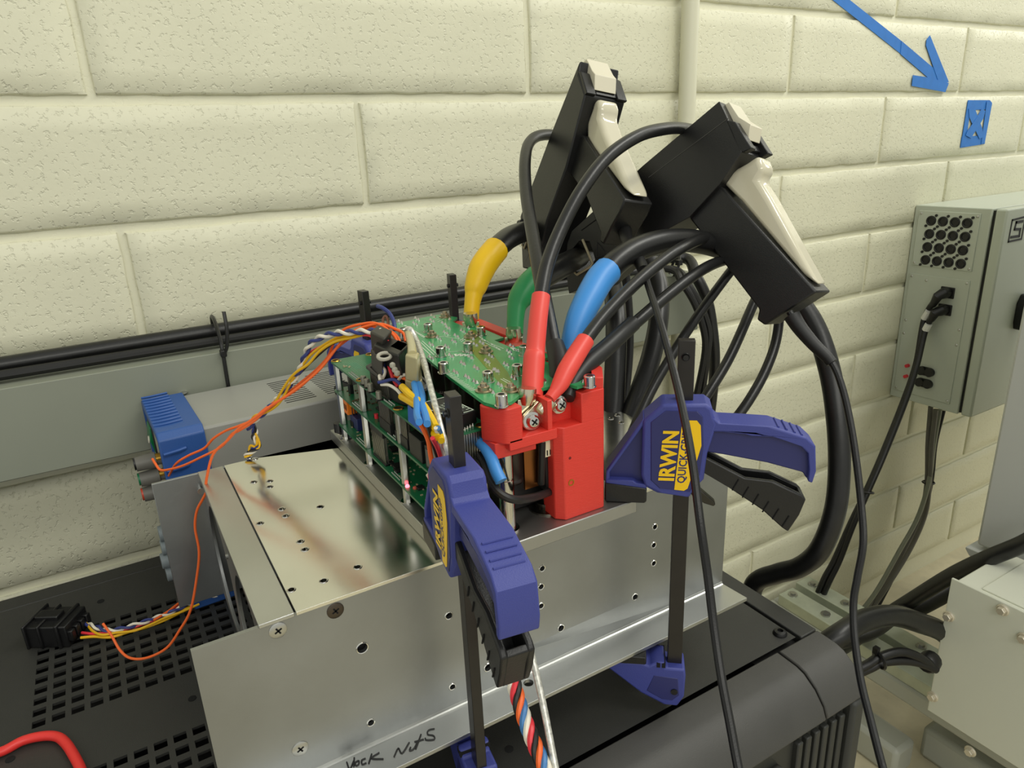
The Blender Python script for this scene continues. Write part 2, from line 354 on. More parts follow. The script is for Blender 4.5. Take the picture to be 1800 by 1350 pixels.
# panels on the side
def sidebox(mb, y0, y1, z0, z1, t): return mb.box(XB - t, XB + .0005, y0, y1, z0, z1)
pnl = obj('socket_panel', sidebox(MB(), -.1035, -.0085, .1085 + .002, .1985, .0016), M_BOXP, wb, bevel=.0006)
pn2 = obj('cable_panel', sidebox(MB(), -.104, -.0075, -.1085, .0965, .0016), M_BOXP, wb, bevel=.0006)
def xlr(mb_list=None): 
    pass
sk = None
for r in range(4):
    for c in range(4):
        y = -.0305 - .0185 * c + .0; z = .1835 - .0208 * r
        if sk is None:
            sp = (y, z)
            sk = obj('audio_socket', MB().lathe((XB - .0012, y, z), (-1, 0, 0), [(.0078, 0), (.0078, .0016), (.0060, .0022), (.0052, .0016), (.0050, .0006)], 18), M_BLK, wb)
            sq = [obj('flange_ear', MB().cyl((XB - .0014, y + a * .0072, z - a * .0085), (XB - .003, y + a * .0072, z - a * .0085), .0022, n=8), M_BLK, sk) for a in (-1, 1)]
        else:
            c_ = inst(sk, (0, y - sp[0], z - sp[1])); [inst(q_, (0, 0, 0), c_) for q_ in sq]
s0 = obj('panel_screw', MB().lathe((XB - .0012, -.0125, .194), (-1, 0, 0), [(.0021, 0), (.0021, .0008), (.0012, .0014)], 10), M_STEEL, wb)
for y, z in ((-.0995, .194), (-.0125, .1145), (-.0995, .1145), (-.0115, .092), (-.0995, .092), (-.0365, .088), (-.0115, .017), (-.0115, -.006), (-.0995, .017), (-.0995, -.008), (-.0115, -.104), (-.0995, -.104)):
    inst(s0, (0, y + .0125, z - .194))
for y, z, lab in ((-.073, .0735, 0), (-.073, .0455, 0)):
    pl = obj('cable_socket', MB().box(XB - .0035, XB, y - .011, y + .011, z - .009, z + .009), M_BLK, wb, bevel=.0012)
for z in (-.0625, -.083):
    obj('speaker_socket', MB().cyl((XB - .001, -.066, z), (XB - .0075, -.066, z), .0075, n=14).cyl((XB - .001, -.052, z), (XB - .0075, -.052, z), .0075, n=14).box(XB - .004, XB, -.066, -.052, z - .0075, z + .0075), M_BLK, wb)
for z in (-.060, -.079):
    obj('phono_socket', MB().cyl((XB - .001, -.0275, z), (XB - .008, -.0275, z), .003, n=10), M_RED, wb, )
def cable_thing(name, segs, label, cat='cable', group=None):
    # segs: list of (part name, points, radius, material); first is the cable itself
    p0 = segs[0][1][0]
    t = thing(name, p0, label, cat, group)
    for nm, pts, r, mt, *k in segs: obj(nm, MB().tube(spline(pts), r, 12) if not isinstance(r, list) else MB().tube(spline(pts, 4), r, 12), mt, t)
    return t
def gxs(l, x): return [gx(u, v, x) for u, v in l]
lc = [[V((1.131, -.073, .0735)), V((1.118, -.070, .070)), V((1.1301, -.0474, .0274)), V((1.0935, -.0648, -.0398)), V((1.0521, -.0755, -.0966)), V((.9891, -.0904, -.1648)), V((.9536, -.0924, -.2219)), V((.9321, -.0877, -.2724)), V((.9151, -.079, -.3373)), V((.9026, -.0731, -.3716)), V((.8979, -.0646, -.4191)), V((.8944, -.0599, -.4743))],
      [V((1.131, -.073, .0455)), V((1.118, -.069, .042)), V((1.1231, -.0558, .0109)), V((1.0885, -.0691, -.0426)), V((1.0494, -.08, -.0966)), V((.9866, -.0949, -.1645)), V((.9512, -.0969, -.2212)), V((.9313, -.0933, -.2725)), V((.9189, -.0863, -.3348)), V((.9059, -.0814, -.3725)), V((.9017, -.0725, -.4181)), V((.8989, -.0674, -.4714))]]
for k, pts in enumerate(lc):
    t = cable_thing('audio_cable', [('jacket', pts[1:], .0046, M_RUB2)], ['black audio cable plugged into the upper cable socket of the wall cabinet', 'black audio cable plugged into the lower cable socket of the wall cabinet'][k], 'cable', 'audio cables on the wall cabinet')
    obj('plug', MB().tube([pts[0] + V((.009, 0, 0)), pts[0] + V((-.006, .0, 0)), pts[1], pts[1] * .6 + pts[2] * .4], [.0085, .0085, .0075, .005], 14), M_BLK, t)
    a, b = pts[1] * .35 + pts[2] * .65, pts[2]
    obj('wire_tag', MB().cyl(a, b, .0056, n=10), M_SLEEVE, t)
tag(obj('cable_tie', MB().torus(V((.9555, -.0946, -.2185)), (.3, .2, 1), .0095, .0016, 14, 5), M_BLK), 'small black tie round the two audio cables below the wall cabinet', 'cable tie')
gb = [[(1636, 715), (1631, 780), (1629, 850), (1618, 905), (1590, 965), (1556, 1025), (1515, 1080)], [(1645, 720), (1638, 780), (1634, 850), (1626, 905), (1600, 965), (1560, 1030), (1522, 1085)], [(1659, 722), (1645, 780), (1638, 845), (1622, 905), (1585, 985), (1560, 1035), (1535, 1082)], [(1652, 720), (1641, 785), (1633, 846), (1613, 910), (1580, 970), (1540, 1040), (1505, 1085)]]
for k, px in enumerate(gb):
    cable_thing('grey_cable', [('jacket', [gy(u, v, -.045 - .012 * (k % 2)) if i < 6 else gy(u, v, -.05) for i, (u, v) in enumerate(px)], [.0042, .0042, .0033, .004][k], [M_GREYK, M_GREYK, M_RUB2, M_TROUGH][k])],
                ['grey cable hanging outermost on the left under the wall cabinet', 'thick grey cable hanging second in the bundle under the wall cabinet', 'black cable in the grey bundle hanging under the wall cabinet', 'pale cable inside the grey bundle under the wall cabinet'][k], 'cable', 'cable bundle under the wall cabinet')
tag(obj('cable_tie', MB().torus(V((1.2178, -.051, -.2963)), (.1, .1, 1), .0098, .0017, 14, 5), M_BLK), 'black tie round the grey cable bundle under the wall cabinet', 'cable tie')
# ------------------------------------------------------------------ steel channels, plinths, right-hand equipment
for k, (x0, x1) in enumerate(((.892, .925), (.842, .876))):
    t = thing('steel_channel', ((x0 + x1) / 2, -.3, -.418), ['galvanised steel channel with bolts on top, the one nearer the grey bundle', 'galvanised steel channel with bolts on top, the one nearer the black cabinet'][k], 'steel channel', 'steel channels on the floor')
    zt_ = -.398 - .0005 * k
    y1 = -.03 - .006 * k
    obj('channel', MB().prism([(x0, 0), (x1, 0), (x1, -.0195), (x1 - .004, -.0195), (x1 - .004, -.004), (x0 + .004, -.004), (x0 + .004, -.0195), (x0, -.0195)], lambda p: V((p[0], y1, zt_ + p[1])), lambda p: V((p[0], -.9, zt_ + p[1]))), M_GALV, t, bevel=.0012)
    bl = obj('bolt_head', MB().cyl(((x0+x1)/2, -.05, zt_), ((x0+x1)/2, -.05, zt_ + .0022), .0075, n=14).cyl(((x0+x1)/2, -.05, zt_ + .002), ((x0+x1)/2, -.05, zt_ + .005), .0045, n=6), M_STEEL, t)
    for j in range(1, 7): inst(bl, (0, -.062 * j, 0))
bf = thing('base_frame', (.86, -.5, FLZ), 'pale grey base beam carrying the two steel channels', 'base frame')
obj('beam', MB().box(.846, .95, -.95, -.02, -.445, -.4185), M_PLINTH, bf, bevel=.004)
obj('side_flange', MB().box(.839, .848, -.95, -.02, -.447, -.4178), M_PLINTH, bf, bevel=.005)
[obj('frame_foot', MB().box(.84, .93, y_, y_ + .06, FLZ, -.445), M_PLINTH, bf, bevel=.002) for y_ in (-.95, -.085)]
pl = tag(obj('floor_plinth', MB().box(.8128, .858, -.276, -.03, FLZ, -.51), M_PLINTH, bevel=.007), 'low pale grey plinth on the floor beside the black cabinet', 'plinth')
pl2 = tag(obj('floor_plinth', MB().box(.884, .925, -.95, -.268, FLZ, -.505), M_PLINTH, bevel=.008), 'pale grey plinth on the floor under the bolted grey box', 'plinth')
XJ = .80
jb = thing('junction_box', (XJ + .07, -.45, -.397), 'grey steel box with hex bolts round its cover plate', 'junction box')
obj('body', MB().box(XJ + .003, XJ + .12, -.66, -.312, -.397, -.2015), M_JB, jb, bevel=.002)
obj('cover_plate', MB().box(XJ, XJ + .0035, -.665, -.3085, -.400, -.1975), M_JB, jb, bevel=.0012)
obj('top_plate', MB().box(XJ + .012, XJ + .12, -.655, -.338, -.2018, -.1995), M_JB, jb, bevel=.001)
hb = None
for u, v in ((1668, 1083), (1763, 1072), (1640, 1224), (1706, 1320), (1800, 1122)):
    p = gx(u, v, XJ)
    if hb is None:
        hp = p; hb = obj('hex_bolt', MB().lathe(p, (-1, 0, 0), [(.0070, 0), (.0070, .0012), (.0058, .0022)], 18).lathe(p, (-1, 0, 0), [(.0049, .001), (.0049, .0062), (.0042, .0068)], 6), M_BOLT, jb)
    else: inst(hb, p - hp)
for v, y in ((1093, -.307), (1187, -.307)):
    p = gy(1650 if v < 1100 else 1634, v, -.306)
    obj('side_bolt', MB().lathe(V((XJ + .012, -.3125, p.z)), (0, 1, 0), [(.006, 0), (.006, .003), (.0045, .008)], 10), M_BOLT, jb)
ec = thing('equipment_cabinet', (1.1, -.45, FLZ), 'tall pale grey equipment cabinet standing behind the bolted grey box', 'equipment cabinet')
obj('body', MB().box(.93, 1.30, -1.2, -.272, -.2145, .42), M_CABW, ec, bevel=.004)
obj('base_rail', MB().prism([(-.262, -.2215), (-.262, -.2245), (-.268, -.232), (-.276, -.2345), (-1.2, -.2345), (-1.2, -.2215)], lambda p: V((.925, p[0], p[1])), lambda p: V((1.30, p[0], p[1]))), M_CABW, ec, bevel=.001)
obj('plinth', MB().box(.955, 1.28, -1.2, -.28, FLZ, -.2145), M_JB, ec)
# cables low on the right
ch = cable_thing('thick_cable', [('jacket', [V((.8837, -.3675, -.1252)), V((.8877, -.3419, -.1626)), V((.88, -.3091, -.199)), V((.8887, -.2675, -.251)), V((.8925, -.2184, -.3221)), V((.8861, -.1854, -.3717)), V((.8104, -.191, -.3725)), V((.7085, -.2082, -.3479))], .0105, M_RUB)], 'thick black cable lying across the bolted grey box towards the wall')
cable_thing('thick_cable', [('jacket', [V((.5958, -.2797, -.2292)), V((.6214, -.2883, -.2137)), V((.6633, -.2881, -.214)), V((.7189, -.2897, -.23)), V((.7737, -.2965, -.2605)), V((.8116, -.3033, -.2846)), V((.848, -.3139, -.3203))], .0128, M_RUB)], 'thickest black cable arching from the black cabinet to the bolted grey box')
cable_thing('black_cable', [('jacket', [V((.6928, -.239, -.2941)), V((.7289, -.2391, -.3039)), V((.7905, -.2327, -.3216)), V((.8744, -.215, -.3402)), V((.9622, -.2119, -.328)), V((1.0683, -.2201, -.3178))], .0075, M_RUB2)], 'thin black cable lying on the channels beneath the arching thick cable')
cable_thing('fiber_sheath', [('jacket', [V((.878, -.2171, -.3403)), V((.9318, -.2225, -.3375)), V((.9834, -.2261, -.3331)), V((1.0384, -.2274, -.3181))], .014, M_RUB2)], 'dark taped cable bundle on the floor behind the bolted grey box')
sp = [[V((.6497, -.2846, -.2873)), V((.6724, -.2938, -.2773)), V((.6857, -.2986, -.2702)), V((.7118, -.3067, -.2683)), V((.7329, -.3162, -.2772)), V((.7571, -.3259, -.2977))], [V((.6568, -.2811, -.2991)), V((.6787, -.2943, -.285)), V((.6929, -.3001, -.2791)), V((.72, -.3106, -.2819)), V((.7415, -.3199, -.2896)), V((.7595, -.3284, -.3005))]]
for k in range(2):
    cable_thing('black_cable', [('jacket', sp[k], .0055, M_BLK)], ['upper black cable looping from the black cabinet into the bolted grey box', 'lower black cable looping from the black cabinet into the bolted grey box'][k], 'cable', 'cable pair into the bolted box')
tag(obj('cable_tie', MB().torus(V((.6858, -.2996, -.2728)), (.8, -.3, .2), .0105, .002, 14, 5).box(*[c for ab in zip(V((.6797, -.2988, -.264)), V((.6797, -.2988, -.264)) + V((.006, .006, .008))) for c in ab]), M_BLK), 'black cable tie on the cable pair entering the bolted grey box', 'cable tie')
tag(obj('cable_gland', MB().lathe(V((.7522, -.3201, -.2962)), (.6, .1, -.1), [(.010, 0), (.0125, .004), (.0125, .016), (.009, .02)], 14), M_BLK), 'black cable gland where the cable pair enters the bolted grey box', 'cable gland')

# ------------------------------------------------------------------ the black cabinet under everything
cb = thing('test_cabinet', (0, -.26, FLZ), 'black steel cabinet with perforated lid under the aluminium box', 'cabinet')
XR = .357; YB = -.0573; XL = -.95
# lid with punched slots: faces between the grid lines, slots left open with side walls
cx = [-.099 + .01059 * k for k in range(-1, 14)]; cyA = [-.2283 + .01125 * j for j in range(0, 9)]; cyB = [-.2890 - .01125 * j for j in range(0, 10)]
xs = sorted([-.949, .338] + [c + s for c in cx for s in (-.0036, .0036)]); ys = sorted([-.0765, -.4295] + [c + s for c in cyA + cyB for s in (-.0033, .0033)])
lid = MB(); idx = {}
def vid(x, y, z):
    k = (round(x, 5), round(y, 5), z)
    if k not in idx: idx[k] = len(lid.v); lid.v.append(V((x, y, z)))
    return idx[k]
hole = lambda i, j: any(abs((xs[i] + xs[i+1]) / 2 - c) < .001 for c in cx) and any(abs((ys[j] + ys[j+1]) / 2 - c) < .001 for c in cyA + cyB)
for i in range(len(xs) - 1):
    for j in range(len(ys) - 1):
        q = [(xs[i], ys[j]), (xs[i+1], ys[j]), (xs[i+1], ys[j+1]), (xs[i], ys[j+1])]
        if hole(i, j):
            for a in range(4): p, r = q[a], q[(a+1) % 4]; lid.f.append((vid(*p, 0), vid(*p, -.0018), vid(*r, -.0018), vid(*r, 0)))
        else:
            lid.f.append(tuple(vid(*p, 0) for p in q))
obj('perforated_lid', lid, M_CABTOP, cb)
obj('back_rim', MB().box(XL, XR, YB - .018, YB, -.012, -.0002), M_CABTOP, cb, bevel=.0008)
obj('side_rim', MB().prism([(.3415, -.0755), (.357, -.0755), (.357, -.4315), (.3415, -.4315)], lambda p: V((p[0], p[1], -.012)), lambda p: V((p[0], p[1], -.0002))), M_CABTOP, cb, bevel=.0008)
obj('inner_box', MB().box(XL, .339, -.43, YB, -.10, -.02), M_DARK, cb)
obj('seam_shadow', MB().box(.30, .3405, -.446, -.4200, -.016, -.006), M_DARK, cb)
obj('body', MB().box(XL, XR - .001, -.462, YB, FLZ, -.035), M_CABS, cb)
prof = [(-.432, -.0006), (-.4475, -.0012), (-.4535, -.0028), (-.4625, -.009), (-.4695, -.0175), (-.4725, -.025), (-.466, -.030), (-.432, -.03)]
P3 = lambda x: (lambda p: V((x, p[0], p[1])))
obj('front_fascia', MB().prism(prof, P3(XL), P3(.3165)), M_CABF, cb, bevel=.0008)
obj('fascia_end_cap', MB().prism(prof, P3(.3180), P3(XR)), M_CABF, cb, bevel=.001)
obj('front_frame', MB().box(XL, XR, -.4655, -.455, -.095 - .3, -.028), M_CABS, cb, bevel=.001)
obj('front_door', MB().box(XL, .2835, -.4725, -.464, -.42, -.0455), M_CABF, cb, bevel=.0035)
obj('corner_column', MB().box(.3445, XR, -.473, -.46, -.44, -.027), M_CABS, cb, bevel=.003)
gv = obj('grille_rib', MB().box(.2955, .3005, -.4695, -.464, -.43, -.036), M_CABS, cb, bevel=.001)
for k in range(1, 6): inst(gv, (.0083 * k, 0, 0))
sc = obj('lid_screw', MB().lathe(V((.3321, -.4213, 0)), (0, 0, 1), [(.0048, 0), (.0048, .0008), (.0038, .0024), (.002, .0028), (.0018, .0012)], 16), M_BLK, cb)
for u, v in ((177, 1057), (338, 1228), (18, 1335), (895, 1317)):
    p = gz(u, v, 0); obj('lid_fastener', MB().lathe(p, (0, 0, 1), [(.0026, 0), (.0026, .0003), (.0014, .0005)], 12), M_DARK, cb)
# ================================================================== power supply behind the box
ps = thing('bench_power_supply', (.1, -.11, 0), 'grey bench power supply with blue front bumper behind the aluminium box', 'power supply')
PY0, PY1, PZ = -.1595, -.0705, .1425
obj('case', MB().box(0.0105, .200, PY0, PY1, .006, PZ), M_PS, ps, bevel=.002)
fr = MB()
X0, X1 = -.0125, .0185
ya, yb, zt_ = -.1625, -.0680, .1455
fr.prism([(ya, .001), (yb, .001), (yb, zt_ - .004), (yb - .003, zt_), (ya + .005, zt_), (ya, zt_ - .005)], lambda p: V((X0, p[0], p[1])), lambda p: V((X1, p[0], p[1])),
         holes=[[(ya + .005, .012), (yb - .005, .012), (yb - .005, zt_ - .006), (ya + .005, zt_ - .006)]])
bmp = obj('bumper', fr, M_PSB, ps, bevel=.0018)
for k in range(11):
    y = -.0665 - .0076 * k
    obj('grip_groove', MB().tube(spline([(X0 + .001, y, zt_ + .0002), (X0 + .006, y - .0012, zt_ + .0004), (X0 + .012, y - .001, zt_ + .0005), (X0 + .020, y + .001, zt_ + .0002)], 4), .0011, 6), M_PSB, bmp)
for k in range(6):
    z = .130 - .013 * k
    obj('grip_groove', MB().tube([(X0 + .002, ya - .0003, z), (X0 + .012, ya - .0009, z + .001), (X0 + .017, ya - .0001, z + .0015)], .0013, 6), M_PSB, bmp)
obj('front_panel', MB().box(-.0108, .009, ya + .005, yb - .005, .010, zt_ - .006), mat('panel_grey', (168, 164, 148), .45), ps)
obj('power_switch', MB().box(-.0118, -.010, -.1075, -.083, .108, .134), M_BLK, ps, bevel=.001)
rk = obj('switch_rocker', MB().prism([(-.0118, .1095), (-.0140, .121), (-.0126, .1325), (-.010, .1325), (-.010, .1095)], lambda p: V((p[0], -.1045, p[1])), lambda p: V((p[0], -.086, p[1]))), mat('green_rocker', (10, 112, 66), .3), ps, bevel=.0006)
obj('switch_mark', MB().torus((-.0141, -.095, .120), (-1, 0, .1), .0026, .0005, 14, 5), M_WHT, rk)
for k, (u, v, c) in enumerate(((236, 816, (18, 20, 20)), (244, 843, (20, 110, 70)), (250, 869, (196, 70, 44)))):
    p = gy(u, v, -.128)
    post = obj('binding_post', MB().lathe((-.008, -.128, p.z - .0005), p - V((-.008, -.128, p.z)), [(.0062, 0), (.0062, .002), (.0042, .0022), (.0042, .006), (.0062, .0064), (.0054, abs(p.x + .008))], 16), M_GREYK, ps)
    obj('post_cap', MB().cyl(p, p + V((-.0012, 0, 0)), .0047, n=16), mat('post_cap_%d' % k, c, .4), post)
    obj('post_collar', MB().cyl((-.0142, -.128, p.z), (-.0095, -.128, p.z), .0042, n=14), M_GOLD, post)
for k, (u, v) in enumerate(((284, 938), (288, 962), (288, 986), (297, 1008))):
    p = gy(u, v, -.135)
    obj('control_knob', MB().lathe((-.008, -.135, p.z), (-1, 0, 0), [(.0075, 0), (.0068, .004), (.006, max(.006, -.008 - p.x + .003))], 18), mat('blue_grey_knob', (128, 138, 142), .5), ps, bevel=.0005)
p0 = V((.0198, -.0656, .1425))
obj('case_screw', MB().lathe(p0, (0, 0, 1), [(.0034, 0), (.0034, .0006), (.0016, .0016)], 12), M_STEEL, ps)
vs = None
def vent(a, b):
    global vs
    o = obj('vent_slot', MB().box(a.x, b.x, a.y - .0007, a.y + .0007, PZ - .0003, PZ + .00012), M_DARK, ps)
for k in range(13):
    y = -.087 - .0049 * k; xa = gz(478 + 2.7 * k, 674 + 2.4 * k, PZ).x; vent(V((.0825, y, 0)), V((.1065, y, 0)))
for k in range(13):
    y = -.087 - .0049 * k; vent(V((.1155, y, 0)), V((.1395, y, 0)))
ps.rotation_euler = (0, 0, math.radians(2.2)); ps.location = V((.1, -.105, 0)) * UNIT
# ================================================================== folded aluminium box
bx = thing('aluminium_box', (.14, -.31, 0), 'folded aluminium box with drilled front flange, clamped on the black cabinet', 'metal box')
Z0, ZT, ZF = .0415, .1339, .0439
YF, YK = -.4013, -.2158
XA, XBX = -.0203, .2940
fy = lambda y: (lambda p: V((p[0], y, p[1])))
fh = [(.0507, .1022, .0026), (.0965, .1014, .0018), (.1168, .0595, .0022), (.0951, .0573, .0016), (.05, .0575, .0017), (.1533, .1081, .0016), (.1522, .0969, .0016), (.1518, .0846, .0016), (.1646, .0643, .002), (.2336, .107, .0016), (.233, .0947, .0016), (.2334, .0819, .0016), (.219, .0635, .0019)]
fp = obj('front_plate', MB().prism([(XA, Z0), (XBX, Z0), (XBX, .1325), (XA, .1325)], fy(YF), fy(YF + .0022), [circ(*h) for h in fh]), M_ALUF, bx, bevel=.0003)
for x, z, r in fh:
    obj('hole_rim', MB().torus((x, YF - .00002, z), (0, 1, 0), r + .00025, .00035, 16, 5), M_ALUT, fp)
obj('hole_back', MB().box(.03, .25, YF + .0035, YF + .004, .05, .115), M_DARK, fp)
fz = lambda z: (lambda p: V((p[0], p[1], z)))
fl = obj('front_flange', MB().prism([(XA, -.4213), (.2957, -.4213), (.2942, YF + .001), (XA, YF + .001)], fz(Z0), fz(ZF), [circ(.1378, -.408, .0028), circ(.2741, -.4105, .0024)]), M_ALU, bx, bevel=.0003)
obj('bend_fillet', MB().prism([(YF + .0005, ZF - .0003), (YF - .0016, ZF - .0002), (YF - .0005, ZF + .0004), (YF - .0001, ZF + .0016), (YF + .0005, ZF + .0018)], lambda p: V((XA, p[0], p[1])), lambda p: V((XBX, p[0], p[1]))), M_ALU, fl)
for x, z, dk in ((.0148, .1279, 0), (.0407, .1276, 1), (.0153, .0605, 0)):
    s_ = obj('countersunk_screw', MB().lathe((x, YF, z), (0, -1, 0), [(.0040, 0), (.0040, .0003), (.0034, .0006), (.001, .0006)], 18), mat('dark_screw', (92, 84, 76), .35, 1) if dk else M_STEEL, fp)
    for a in (0, 1):
        c_, sn = math.cos(.5 + a * 1.5708), math.sin(.5 + a * 1.5708)
        obj('cross_slot', MB().add([(x + c_*.0018 - sn*.0004, YF - .0007, z + sn*.0018 + c_*.0004), (x - c_*.0018 - sn*.0004, YF - .0007, z - sn*.0018 + c_*.0004), (x - c_*.0018 + sn*.0004, YF - .0007, z - sn*.0018 - c_*.0004), (x + c_*.0018 + sn*.0004, YF - .0007, z + sn*.0018 - c_*.0004)], [(0, 1, 2, 3)]), M_DARK, s_)
obj('back_plate', MB().box(XA, XBX, YK - .0022, YK, Z0, .1337), M_ALUF, bx, bevel=.0003)
obj('plate_stud', MB().cyl((.0065, YK - .002, .1235), (.0065, YK - .0075, .1235), .0012, n=10).cyl((.0065, YK - .0075, .1235), (.0065, YK - .0085, .1235), .0022, n=10), M_STEEL, bx)
fx = lambda x: (lambda p: V((x, p[0], p[1])))
obj('end_plate', MB().prism([(YF + .0022, Z0), (YK - .0022, Z0), (YK - .0022, .1318), (YF + .0022, .1318)], fx(.0080), fx(.0100), [circ(-.263, .0865, .0395, 40), circ(-.353, .0865, .0395, 40)]), M_ALUF, bx, bevel=.0002)
obj('end_plate_screw', MB().cyl((.008, -.308, .119), (.0068, -.308, .119), .0014, n=10), M_STEEL, bx)
obj('inner_partition', MB().box(.055, .057, YF + .003, YK - .003, Z0, .13), M_ALUF, bx)
obj('top_strip', MB().box(.0072, .0228, YF - .0002, YK - .0001, .1318, ZT), M_ALU, bx, bevel=.0003)
lh = [(438, 805), (448, 807), (446, 847.5), (474, 846), (474, 856), (457, 920), (495, 895), (502, 907), (528, 952), (536, 966), (563, 891), (569, 1021), (512, 1037), (629, 997), (1074, 736), (1085, 730), (1092, 743)]
lid_holes = []
for u, v in lh:
    p = gz(u, v, ZT); lid_holes.append((p.x, p.y))
ld = obj('lid', MB().prism([(.0236, YF - .0002), (.2935, YF - .0002), (.2935, YK - .0001), (.0236, YK - .0001)], fz(.1321), fz(ZT), [circ(x, y, .0017, 12) for x, y in lid_holes if -.4 < y < -.217]), M_ALUT, bx, bevel=.0002)
for x, y in lid_holes: obj('screw_hole', MB().torus((x, y, ZT), (0, 0, 1), .00185, .0004, 14, 5), M_CHROME, ld)
for x in (.04, .25): obj('support_foot', MB().box(x, x + .02, -.37, -.25, .0004, Z0), M_DARK, bx)
# pen writing on the flange
ink = MB()
def pen(px, w=.0004):
    P = spline([gz(u, v, ZF + .00025) for u, v in px], 4); ink.tube(P, w, 5)
def pk(l, ox=320, oy=1050, s=3.0): return [(ox + x / s, oy + y / s) for x, y in l]
for stroke in ([(868, 868), (884, 905), (905, 862)], [(908, 845), (905, 892)], [(925, 862), (912, 872), (918, 886), (930, 880), (934, 864), (925, 862)], [(968, 848), (948, 858), (950, 880), (972, 872)], [(1000, 825), (984, 876)], [(1040, 818), (998, 848), (1062, 852)],
               [(1118, 840), (1140, 795), (1160, 822), (1198, 765)], [(1205, 790), (1200, 808), (1222, 798), (1240, 765)], [(1260, 722), (1232, 800)], [(1225, 762), (1275, 748)], [(1332, 692), (1300, 700), (1295, 722), (1325, 728), (1330, 748), (1290, 752), (1282, 742)]):
    pen(pk(stroke))
obj('handwriting', ink, M_INK, fl)['kind'] = 'stuff'
# ================================================================== mounting plate
PT = .1418
mp = thing('mounting_plate', (.15, -.32, ZT), 'thick milled aluminium plate under the circuit boards', 'metal plate')
obj('plate', MB().box(.0958, .2045, -.4188, -.2165, ZT + .0002, PT), M_ALUP, mp, bevel=.0006)
p = V((.0971, -.2192, .1418))
obj('plate_hole', MB().torus((.1005, -.2275, PT), (0, 0, 1), .0024, .0004, 16, 5), M_CHROME, mp)
obj('hole_inside', MB().cyl((.1005, -.2275, PT - .001), (.1005, -.2275, PT + .0001), .0022, n=14), M_DARK, mp)
# ================================================================== control board stack
st = thing('control_board_stack', (.112, -.32, PT), 'stack of three green control boards on metal posts beside the black capacitors', 'circuit board stack')
SX0, SX1, SY0, SY1 = .0975, .1280, -.2340, -.3990
BZ = [.1525, .1768, .1968]
boards = []
for k, z in enumerate(BZ):
    y1 = SY1 + (0, -.0, .001)[k]
    c = .002
    b = obj('circuit_board', MB().prism([(SX0 + c, SY0), (SX1 - c, SY0), (SX1, SY0 - c), (SX1, y1 + c), (SX1 - c, y1), (SX0 + c, y1), (SX0, y1 + c), (SX0, SY0 - c)], fz(z - .0013), fz(z)), M_PCB2, st)
    b.name = 'circuit_board'
    boards.append(b)
posts = [(.1005, y) for y in (-.2385, -.2870, -.3475, -.394)] + [(.1250, y) for y in (-.2385, -.394)]
for x, y in posts:
    for z0, z1, r in ((PT, BZ[0] - .0013, .0024), (BZ[0], BZ[1] - .0013, .0024), (BZ[1], BZ[2] - .0013, .0024)):
        o = obj('hex_standoff', MB().cyl((x, y, z0), (x, y, z1), r, n=6), M_STEEL, st, bevel=.0002)
    obj('washer', MB().cyl((x, y, PT), (x, y, PT + .0006), .0040, n=16), M_CHROME, st)
for x, y in ((.1003, -.2372), (.1240, -.2372), (.1003, -.2872), (.1003, -.3475), (.1245, -.395)):
    h_ = obj('plated_hole', MB().torus((x, y, BZ[2] + .0001), (0, 0, 1), .0024, .0006, 16, 5), M_GOLD, boards[2])
    obj('hole_core', MB().cyl((x, y, BZ[2]), (x, y, BZ[2] + .0001), .0019, n=12), M_DARK, h_)
def chip(k, x, y, w, l, h, m_=None, nm='ic_chip'):
    return obj(nm, MB().box(x - w/2, x + w/2, y - l/2, y + l/2, BZ[k], BZ[k] + h), m_ or M_IC, boards[k], bevel=.0002)
rnd = random.Random(11)
for x, y, w, l in ((.1075, -.2520, .004, .005), (.1065, -.2680, .005, .004), (.1060, -.325, .008, .008), (.1025, -.318, .004, .004), (.1025, -.330, .0035, .005), (.1045, -.3575, .004, .004), (.111, -.372, .006, .005), (.103, -.3035, .0035, .003), (.1150, -.35, .004, .004), (.112, -.30, .005, .007)):
    chip(0, x, y, w, l, .0014)
for x, y, w, l in ((.1085, -.262, .004, .004), (.1020, -.3020, .002, .002), (.1020, -.3095, .002, .002), (.110, -.29, .005, .005), (.1040, -.372, .003, .003)):
    chip(1, x, y, w, l, .0013)
smd = []
for k in range(3):
    mb = MB()
    for _ in range(150):
        x = rnd.uniform(SX0 + .003, SX1 - .003); y = rnd.uniform(SY1 + .004, SY0 - .004)
        if k == 2 and (x > .104 or y < -.30): continue
        a, b_ = rnd.choice(((.0007, .0004), (.0004, .0007)))
        mb.box(x - a, x + a, y - b_, y + b_, BZ[k], BZ[k] + .0005)
    tag(obj('small_components', mb, M_TAN if k != 1 else M_BRN, boards[k]), kind='stuff')
    mb = MB()
    for y in ([-.2700 - .0016 * i for i in range(12)] + [-.331 - .0016 * i for i in range(8)]):
        for x in (SX0 + .0016, SX0 + .0032): mb.lathe((x, y + .001, BZ[k]), (0, 0, 1), [(.0004, 0), (.0002, .0007)], 5)
    tag(obj('solder_joints', mb, M_SOLD, boards[k]), kind='stuff')
mb = MB()
for i, s_ in enumerate(('CONTROL', 'REV', 'GND')):
    pass
for i in range(9): mb.box(.1030 + .0014 * i, .1032 + .0014 * i, -.2700, -.2430 - .001 * (i % 3), BZ[2], BZ[2] + .00008)
mb.box(.0985, .1025, -.2590, -.2588, BZ[2], BZ[2] + .0001).box(.0990, .1020, -.2650, -.2648, BZ[2], BZ[2] + .0001)
for k in range(14): mb.box(.1052, .1100, -.2490 - .0011 * k, -.2487 - .0011 * k, BZ[2], BZ[2] + .00008)
obj('silkscreen', mb, mat('faint_silk', (110, 160, 130), .5), boards[2])['kind'] = 'stuff'
